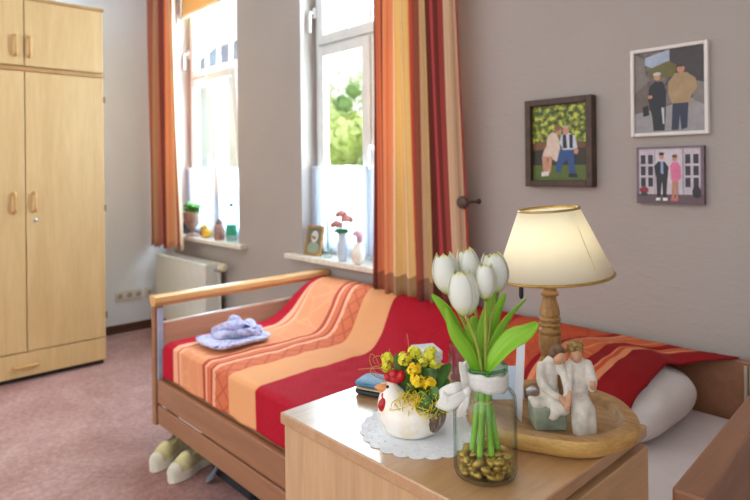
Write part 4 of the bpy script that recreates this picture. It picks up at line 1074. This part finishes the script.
picture('framed_photo', -1.380, -1.083, 1.221, 1.58, .026, .042, mat('walnut_frame', (84, 58, 44), .45, .2, 25), 'dark brown framed photo of a couple sitting on a bench before green leaves',
  [((52, 48, 34), [(0, .5), (1, .5), (1, .15), (0, .15)]), ((92, 110, 40), [(0, .2), (1, .2), (1, 0), (0, 0)]), ((128, 84, 56), [(0, .5), (.3, .52), (.3, .42), (0, .4)]), ((110, 74, 50), [(.78, .5), (1, .5), (1, .42), (.78, .42)]),
   (cr_, [(.28, .58), (.36, .64), (.46, .62), (.5, .5), (.52, .36), (.44, .24), (.34, .30), (.18, .30), (.2, .38), (.26, .46)]),
   (sk_, [(.17, .32), (.27, .32), (.28, .1), (.2, .08)]), (sk_, [(.29, .32), (.37, .31), (.33, .1), (.27, .1)]), ((236, 226, 220), [(.16, .11), (.3, .12), (.3, .06), (.16, .05)]),
   ((206, 214, 226), [(.54, .6), (.66, .63), (.78, .58), (.82, .42), (.76, .4), (.56, .4), (.5, .5)]), ((36, 40, 54), [(.56, .6), (.62, .6), (.64, .42), (.56, .42)]), ((36, 40, 54), [(.68, .6), (.74, .6), (.74, .42), (.68, .42)]),
   (bl_, [(.5, .4), (.78, .4), (.76, .28), (.78, .08), (.68, .08), (.64, .28), (.56, .22), (.5, .1), (.42, .12)]), ((34, 34, 40), [(.66, .09), (.8, .09), (.82, .04), (.66, .04)]),
   (sk_, [(.76, .42), (.84, .4), (.82, .34), (.76, .35)]), (sk_, oval(.49, .655, .055, .055)), ((140, 100, 76), oval(.47, .69, .06, .04)), (sk_, oval(.62, .655, .058, .06)), ((190, 170, 150), oval(.62, .7, .05, .02))], 'print_foliage', .022)
picture('framed_photo', -.942, -.679, 1.408, 1.727, .013, .022, mat('white_frame', (232, 226, 220), .4, .03), 'white framed photo of two people in coats and caps standing outdoors',
  [((170, 186, 206), [(.16, .93), (.52, 1), (.52, .74), (.3, .78), (.16, .84)]), ((70, 64, 66), [(.52, 1), (1, 1), (1, .5), (.52, .6)]), ((110, 104, 52), [(.2, .78), (.5, .86), (.62, .8), (.6, .66), (.24, .66)]), ((132, 124, 118), [(0, 1), (.14, .92), (.2, .6), (.0, .4)]), ((112, 100, 92), [(0, .5), (.2, .62), (.22, .3), (0, .2)]),
   ((160, 156, 158), [(0, .24), (.4, .3), (1, .42), (1, 0), (0, 0)]), ((136, 128, 124), [(.85, .6), (1, .56), (1, .3), (.85, .36)]),
   ((34, 36, 46), [(.22, .56), (.3, .62), (.42, .62), (.47, .5), (.46, .22), (.44, .02), (.28, .02), (.26, .2), (.2, .42)]), ((30, 30, 38), [(.12, .32), (.2, .34), (.22, .22), (.13, .2)]), (sk_, oval(.34, .68, .05, .045)), ((206, 204, 202), oval(.34, .715, .06, .022)), (sk_, oval(.235, .44, .035, .022)),
   ((176, 148, 108), [(.5, .6), (.6, .7), (.76, .7), (.88, .62), (.9, .5), (.82, .42), (.8, .32), (.56, .32), (.5, .46)]), ((44, 54, 78), [(.56, .34), (.78, .34), (.76, .04), (.68, .02), (.66, .2), (.64, .02), (.54, .02)]), (sk_, oval(.68, .745, .055, .05)), ((70, 54, 50), oval(.68, .79, .065, .022)), ((206, 206, 214), [(.4, .3), (.44, .3), (.44, .1), (.42, .1)])], 'print_trees', .010)
dk_ = (52, 50, 62); wh_ = (206, 196, 206)
reg = [((170, 158, 170), [(.04, .97), (.96, .97), (.96, .15), (.04, .15)]), ((104, 84, 92), [(0, .17), (1, .17), (1, 0), (0, 0)])]
for a, b_ in ((.05, .28), (.72, .95)):
    reg.append((wh_, [(a, .95), (b_, .95), (b_, .17), (a, .17)]))
    for r_ in range(3):
        for cc_ in range(2):
            u0 = a+.02+cc_*(b_-a)/2; v0 = .3+r_*.2
            reg.append((dk_, [(u0, v0), (u0+.075, v0), (u0+.075, v0+.16), (u0, v0+.16)]))
reg += [((214, 204, 214), [(.3, .95), (.7, .95), (.7, .17), (.3, .17)]), ((40, 38, 48), [(.28, .66), (.34, .74), (.44, .74), (.5, .64), (.48, .44), (.46, .1), (.41, .1), (.4, .4), (.37, .1), (.32, .1), (.31, .45)]), ((150, 170, 206), [(.38, .74), (.42, .74), (.42, .52), (.38, .54)]), (sk_, oval(.395, .83, .038, .055)), ((50, 38, 38), oval(.395, .875, .042, .03)), ((240, 240, 240), [(.31, .11), (.37, .11), (.37, .06), (.3, .06)]), ((240, 240, 240), [(.41, .11), (.48, .11), (.48, .06), (.41, .06)]),
   ((224, 120, 160), [(.52, .66), (.56, .73), (.63, .73), (.68, .64), (.68, .46), (.64, .4), (.54, .4)]), ((190, 140, 116), [(.55, .4), (.64, .4), (.64, .1), (.6, .1), (.6, .3), (.58, .1), (.54, .1)]), (sk_, oval(.59, .79, .036, .05)), ((110, 70, 60), oval(.59, .83, .04, .03)), ((214, 110, 110), [(.53, .11), (.64, .11), (.64, .06), (.53, .06)]),
   ((150, 40, 60), oval(.12, .24, .07, .06)), ((60, 70, 50), oval(.12, .17, .05, .04)), ((44, 40, 48), oval(.9, .22, .06, .1))]
picture('canvas_photo', -.922, -.695, 1.165, 1.369, 0, .02, mat('canvas_side', (116, 92, 100), .6, .15, 30), 'small frameless photo print of a couple at a white door, below the white frame', reg, (120, 100, 112))

# ------------------------------------------------------------------ things on the near sill
SZ = ZS+.0205
pf = root('photo_frame', (-2.93, 2.20, SZ), 'gold framed portrait photo standing on the near window sill', 'photo frame', rotz=12)
TM = Matrix.Rotation(R(-14), 4, 'X')
fw, hw, hh = .014, .068, .185
part('moulding', MB().box(-hw, -hw+fw, -.008, .008, .0, hh, M=TM).box(hw-fw, hw, -.008, .008, 0, hh, M=TM).box(-hw+fw, hw-fw, -.008, .008, 0, fw, M=TM).box(-hw+fw, hw-fw, -.008, .008, hh-fw, hh, M=TM), mat('gold_moulding', (196, 142, 70), .4, .15, 30), pf, world=False, bevel=.003)
b_ = MB().box(-hw+fw, hw-fw, -.003, .003, fw, hh-fw, 0, TM)
for c, poly in ((1, oval(.5, .16, .46, .30)), (3, oval(.52, .66, .26, .23)), (2, oval(.5, .58, .19, .20))):
    b_.add([TM @ Vector((-hw+fw+2*(hw-fw)*u, -.0034-.0003*c, fw+(hh-2*fw)*min(.98, max(.02, v)))) for u, v in poly], [tuple(range(len(poly)))], c)
part('photo_print', b_, [mat('portrait_back', (104, 106, 92), .4), mat('portrait_clothes', (150, 164, 140), .4), mat('portrait_face', (214, 158, 136), .4), mat('portrait_hair', (226, 222, 214), .4)], pf, world=False)
part('easel_strut', MB().add([(-.012, .012, .12), (.012, .012, .12), (.012, .062, .001), (-.012, .062, .001)], [(0, 1, 2, 3)]), M_gilt, pf, world=False, solid=.003)
ch = root('candle_holder', (-2.79, 2.215, SZ), 'glass candle holder with a thin pale green candle on the sill', 'candle holder')
part('glass_foot', MB().lathe([(.0, 0), (.024, 0), (.026, .004), (.014, .02), (.018, .03), (.033, .052), (.030, .052), (.014, .034), (0, .03)], 28, cap=False), M_glass, ch, world=False, auto=40)
part('candle', MB().lathe([(.0085, .032), (.0075, .22), (.002, .226)], 16), mat('pale_green_wax', (150, 186, 188), .5), ch, world=False, auto=40)
vs_ = root('flower_vase', (-2.635, 2.20, SZ), 'slim white vase on the near sill holding the roses', 'vase')
part('vase_body', MB().lathe([(0, 0), (.022, 0), (.026, .01), (.031, .06), (.032, .09), (.026, .125), (.023, .14), (.029, .158), (.026, .158), (.018, .14), (0, .13)], 28, cap=False), mat('blue_white_china', (198, 208, 220), .25, .05), vs_, world=False, auto=50)
def rose(x, z, dx, y, label):
    t = root('rose', (-2.635, 2.20, SZ+.13), label, 'rose', 'roses in the white vase')
    part('stem', MB().tube(spline([(0, 0, .005), (x*.4, y*.5, (z-.13)*.55), (x, y, z-.13)], 10), .0022, 6), M_stem, t, world=False, smooth=True)
    f = MB()
    for k in range(9):
        a = k*2.4; rr = .004+.0018*k
        f.ell((x+rr*1.4*math.cos(a), y+rr*1.4*math.sin(a), z-.13+.016-.0016*k), (.015, .015, .018), 10, 7)
    part('blossom', fused(f, .004, 1), mat('rose_dusty_pink', (222, 146, 136), .6, .2, 60), t, world=False, smooth=True)
    for s_ in (-1, 1):
        part('leaf', leaf_mb([(x*.3, y*.4, .03), (x*.3+s_*.02, y-.01, .045), (x*.3+s_*.045, y-.012, .035)], .014, 8, side=(0, .5, 1)), mat('rose_leaf', (54, 150, 96), .5, .2, 30), t, world=False, smooth=True, solid=.001)
rose(-.042, .20, 0, -.01, 'dusty pink rose leaning to the left, lowest of the three')
rose(-.006, .262, 0, 0, 'dusty pink rose standing highest of the three')
rose(.032, .235, 0, .01, 'dusty pink rose on the right of the three')
pg = root('bird_jug', (-2.47, 2.175, SZ), 'white bird shaped jug with a pink head beside the curtain', 'jug')
b_ = MB()
chain(b_, [(0, 0, .03), (0, 0, .06), (.005, 0, .09), (.012, 0, .12)], [.036, .042, .03, .018], 12)
part('jug_body', fused(b_, .005, 5), M_ceramic, pg, world=False, smooth=True)
b_ = MB(); chain(b_, [(.012, 0, .125), (.016, 0, .155), (-.004, -.002, .172), (-.04, -.006, .162)], [.018, .022, .02, .006], 12)
part('bird_head', fused(b_, .004, 4), mat('pink_glaze', (218, 168, 186), .3, .1, 30), pg, world=False, smooth=True, label='pink head and beak')

# ------------------------------------------------------------------ things on the far sill
ur = root('urn', (-4.54, 2.192, SZ), 'brown and silver footed urn with a green plant on the far sill', 'urn')
part('bowl', MB().lathe([(.0, 0), (.05, 0), (.05, .012), (.02, .03), (.016, .05), (.03, .07), (.058, .1), (.066, .14), (.072, .19), (.078, .195), (.072, .198), (.062, .17), (0, .16)], 32, cap=False), mat('urn_pewter', (186, 158, 142), .3, .25, 12, c2=(140, 108, 92), metal=.2), ur, world=False, auto=40)
up_ = root('potted_plant', (-4.54, 2.192, SZ+.165), 'bushy bright green plant growing in the urn on the far sill', 'plant')
lm = mat('bright_green_leaf', (110, 210, 90), .5, .2, 20); random.seed(2)
for k in range(40):
    a = random.uniform(0, 2*PI); l = random.uniform(.08, .15); up2 = random.uniform(.03, .10)
    d_ = Vector((math.cos(a), math.sin(a)*.3, 0))
    part('leaf', leaf_mb([(0, 0, 0), d_*l*.5+Vector((0, 0, up2)), d_*l+Vector((0, 0, up2*.9))], .026, 6, side=(-math.sin(a), math.cos(a), .3)), lm, up_, world=False, solid=.001)
part('leaf', leaf_mb([(0, 0, 0), (.07, 0, .05), (.15, 0, .06)], .010, 8, side=(0, .3, 1)), mat('grey_green_leaf', (120, 160, 140), .5), up_, world=False, solid=.001, label='long grey green leaf')
def jar(name, loc, label, cat, parts_):
    t = root(name, loc, label, cat)
    for n_, prof_, m_ in parts_: part(n_, MB().lathe(prof_, 24), m_, t, world=False, auto=40)
    return t
jar('jar', (-4.74, 2.245, SZ), 'glass jar with dark contents between curtain and urn on the far sill', 'jar', [('jar_body', [(.03, 0), (.034, .01), (.034, .09), (.026, .105)], mat('jar_dark', (92, 110, 124), .2, .3, 20)), ('lid', [(.028, .105), (.028, .12)], mat('jar_lid', (150, 130, 90), .4))])
jar('jar', (-4.10, 2.20, SZ), 'brown patterned lidded jar on the far sill left of the water bottle', 'jar', [('jar_body', [(.034, 0), (.04, .02), (.042, .07), (.036, .11), (.026, .125)], mat('brown_pattern', (190, 140, 110), .35, .4, 60, c2=(130, 96, 116))), ('lid', [(.028, .125), (.03, .135), (.02, .15), (.008, .165)], mat('brown_lid', (120, 90, 86), .4))])
jar('figurine', (-4.50, 2.26, SZ), 'tiny yellow and green ornament right of the urn on the far sill', 'ornament', [('ornament_body', [(.018, 0), (.024, .02), (.02, .04), (.012, .05), (.018, .062), (.012, .078)], mat('ornament_olive', (190, 180, 70), .4, .3, 60))])
bk = root('toy_chick', (-4.33, 2.21, SZ), 'yellow bird ornament with red and orange patches on the far sill', 'ornament')
b_ = MB(); chain(b_, [(-.05, 0, .03), (0, 0, .036), (.05, 0, .04)], [.026, .036, .022], 10); chain(b_, [(-.02, 0, .06), (-.03, 0, .085)], [.022, .022], 5)
part('bird_body', fused(b_, .006, 4), mat('chick_yellow', (250, 200, 60), .5, .2, 20), bk, world=False, smooth=True)
part('red_patch', MB().ell((-.045, -.022, .035), (.022, .016, .02), 12, 8), mat('chick_red', (206, 70, 50), .5), bk, world=False, smooth=True)
part('beak', MB().ell((-.055, -.004, .082), (.014, .007, .006), 10, 6), mat('chick_orange', (240, 150, 40), .5), bk, world=False, smooth=True)
bt = root('water_bottle', (-3.98, 2.235, SZ), 'clear plastic bottle with a green label and dark cap on the far sill', 'bottle')
part('bottle_body', MB().lathe([(.036, 0), (.04, .008), (.04, .15), (.034, .19), (.016, .24), (.014, .262)], 28), thin_glass('bottle_plastic', (214, 236, 232), .12), bt, world=False, auto=40)
part('paper_label', MB().lathe([(.0408, .045), (.0408, .12)], 28, cap=False), mat('label_green', (52, 170, 126), .5), bt, world=False, smooth=True)
part('cap', MB().lathe([(.0165, .262), (.0165, .285)], 20), mat('cap_dark_green', (34, 66, 60), .5), bt, world=False, auto=40)

# ------------------------------------------------------------------ outside
GZ = -3.0
struct('ground', MB().box(-80, 40, 2.8, 90, GZ-.2, GZ), mat('lawn_green', (150, 176, 84), .9, .2, 2))
def tree(loc, h, rad, label, cols, seed, n=900):
    t = root('tree', loc, label, 'tree', 'trees outside the near window')
    random.seed(seed); m_ = mat('foliage_%d' % seed, cols[0], .7, .3, 1.2, c2=cols[1])
    part('trunk', MB().tube([(0, 0, -.1), (0, 0, h*.35), (.1, 0, h*.7)], [.22, .16, .06], 10), M_brown, t, world=False, smooth=True)
    f = MB()
    lobes = [(Vector((random.uniform(-.6, .6)*rad, random.uniform(-.6, .6)*rad, h*.35+random.random()*h*.6)), rad*random.uniform(.35, .6)) for k in range(10)]
    for k in range(n):
        c, rr = random.choice(lobes); d_ = Vector((random.gauss(0, 1), random.gauss(0, 1), random.gauss(0, 1))).normalized()
        p = c+d_*rr*random.uniform(.6, 1); s_ = random.uniform(.15, .3); a = d_.orthogonal().normalized(); b2 = d_.cross(a)
        a, b2 = a*math.cos(k)+b2*math.sin(k), b2*math.cos(k)-a*math.sin(k); dn = d_*random.uniform(-.1, .1)
        f.add([p-a*s_, p+b2*s_*.5+dn, p+a*s_, p-b2*s_*.5+dn], [(0, 1, 2, 3)])
    part('crown', f, m_, t, world=False)
LG = ((232, 240, 160), (204, 222, 116)); MG = ((176, 212, 130), (140, 184, 110))
tree((-17.7, 14.5, GZ), 6.9, 2.1, 'yellow green tree lowest in the near window view', LG, 21)
tree((-15.0, 13.2, GZ), 6.0, 1.6, 'low yellow green tree at the right of the near window view', LG, 22)
tree((-24.2, 20, GZ), 9.6, 1.1, 'narrow darker green tree standing in the middle of the near window view', MG, 23)
tree((-13.0, 17.5, GZ), 7.6, 1.8, 'yellow green tree at the far right edge of the near window view', LG, 24)
tree((-30.5, 26, GZ), 11.5, 4.0, 'pale distant tree behind the narrow darker one in the near window view', ((236, 240, 200), (216, 226, 170)), 25)
hs_ = root('house', (-33, 18, GZ), 'pale house with a blue grey roof far outside the far window', 'house')
part('walls', MB().box(-36, -29, 16.5, 22, GZ, 6.6), mat('house_wall', (232, 228, 222), .8), hs_)
part('roof', MB().add([(-36.4, 16, 6.6), (-28.6, 16, 6.6), (-28.6, 22.4, 6.6), (-36.4, 22.4, 6.6), (-36, 19.2, 9.6), (-29, 19.2, 9.6)], [(0, 1, 5, 4), (2, 3, 4, 5), (1, 2, 5), (3, 0, 4), (0, 3, 2, 1)]), mat('slate_roof', (122, 136, 158), .7), hs_)
for x in (-34.6, -32.6, -30.6):
    fr = part('window', MB().box(x-.5, x+.5, 16.44, 16.5, .4, 2.2), mat('house_glass', (222, 226, 232), .4), hs_)

# ------------------------------------------------------------------ light
wd = bpy.data.worlds.new('world'); SC.world = wd; wd.use_nodes = True
nt = wd.node_tree; bg = nt.nodes['Background']
tc = nt.nodes.new('ShaderNodeTexCoord'); sp = nt.nodes.new('ShaderNodeSeparateXYZ'); nt.links.new(tc.outputs['Generated'], sp.inputs[0])
rp = nt.nodes.new('ShaderNodeValToRGB'); e = rp.color_ramp.elements
e[0].position = 0; e[0].color = (.80, .80, .79, 1); e[1].position = 1; e[1].color = (.86, .93, 1.0, 1)
x = e.new(.3); x.color = (1, .99, .97, 1)
nt.links.new(sp.outputs[2], rp.inputs[0]); nt.links.new(rp.outputs[0], bg.inputs[0]); bg.inputs[1].default_value = 1.5
def area(name, loc, rot, sx, sy, power, color):
    l = bpy.data.lights.new(name, 'AREA'); l.shape = 'RECTANGLE'; l.size = sx; l.size_y = sy; l.energy = power; l.color = color
    o = bpy.data.objects.new(name, l); COL.objects.link(o); o.location = loc; o.rotation_euler = rot
    return o
area('window_daylight', ((W1[0]+W1[1])/2, YF+.05, 1.9), (R(-90), 0, 0), W1[1]-W1[0], 2.1, 150, (.80, .90, 1))
area('window_daylight', ((W2[0]+W2[1])/2, YF+.05, 1.9), (R(-90), 0, 0), W2[1]-W2[0], 2.1, 130, (.80, .90, 1))
l = bpy.data.lights.new('shade_fill_light', 'POINT'); l.energy = .36; l.shadow_soft_size = .03; l.color = (1, .98, .94)  # weak light added inside the lampshade to brighten it
o = bpy.data.objects.new('shade_fill_light', l); COL.objects.link(o); o.location = LB+UPV*zz(246)
SC.view_settings.view_transform = 'Standard'; SC.view_settings.look = 'None'; SC.view_settings.gamma = 1; SC.view_settings.use_curve_mapping = False
SC.view_settings.exposure = 0.4
SC.cycles.max_bounces = 10; SC.cycles.transparent_max_bounces = 16
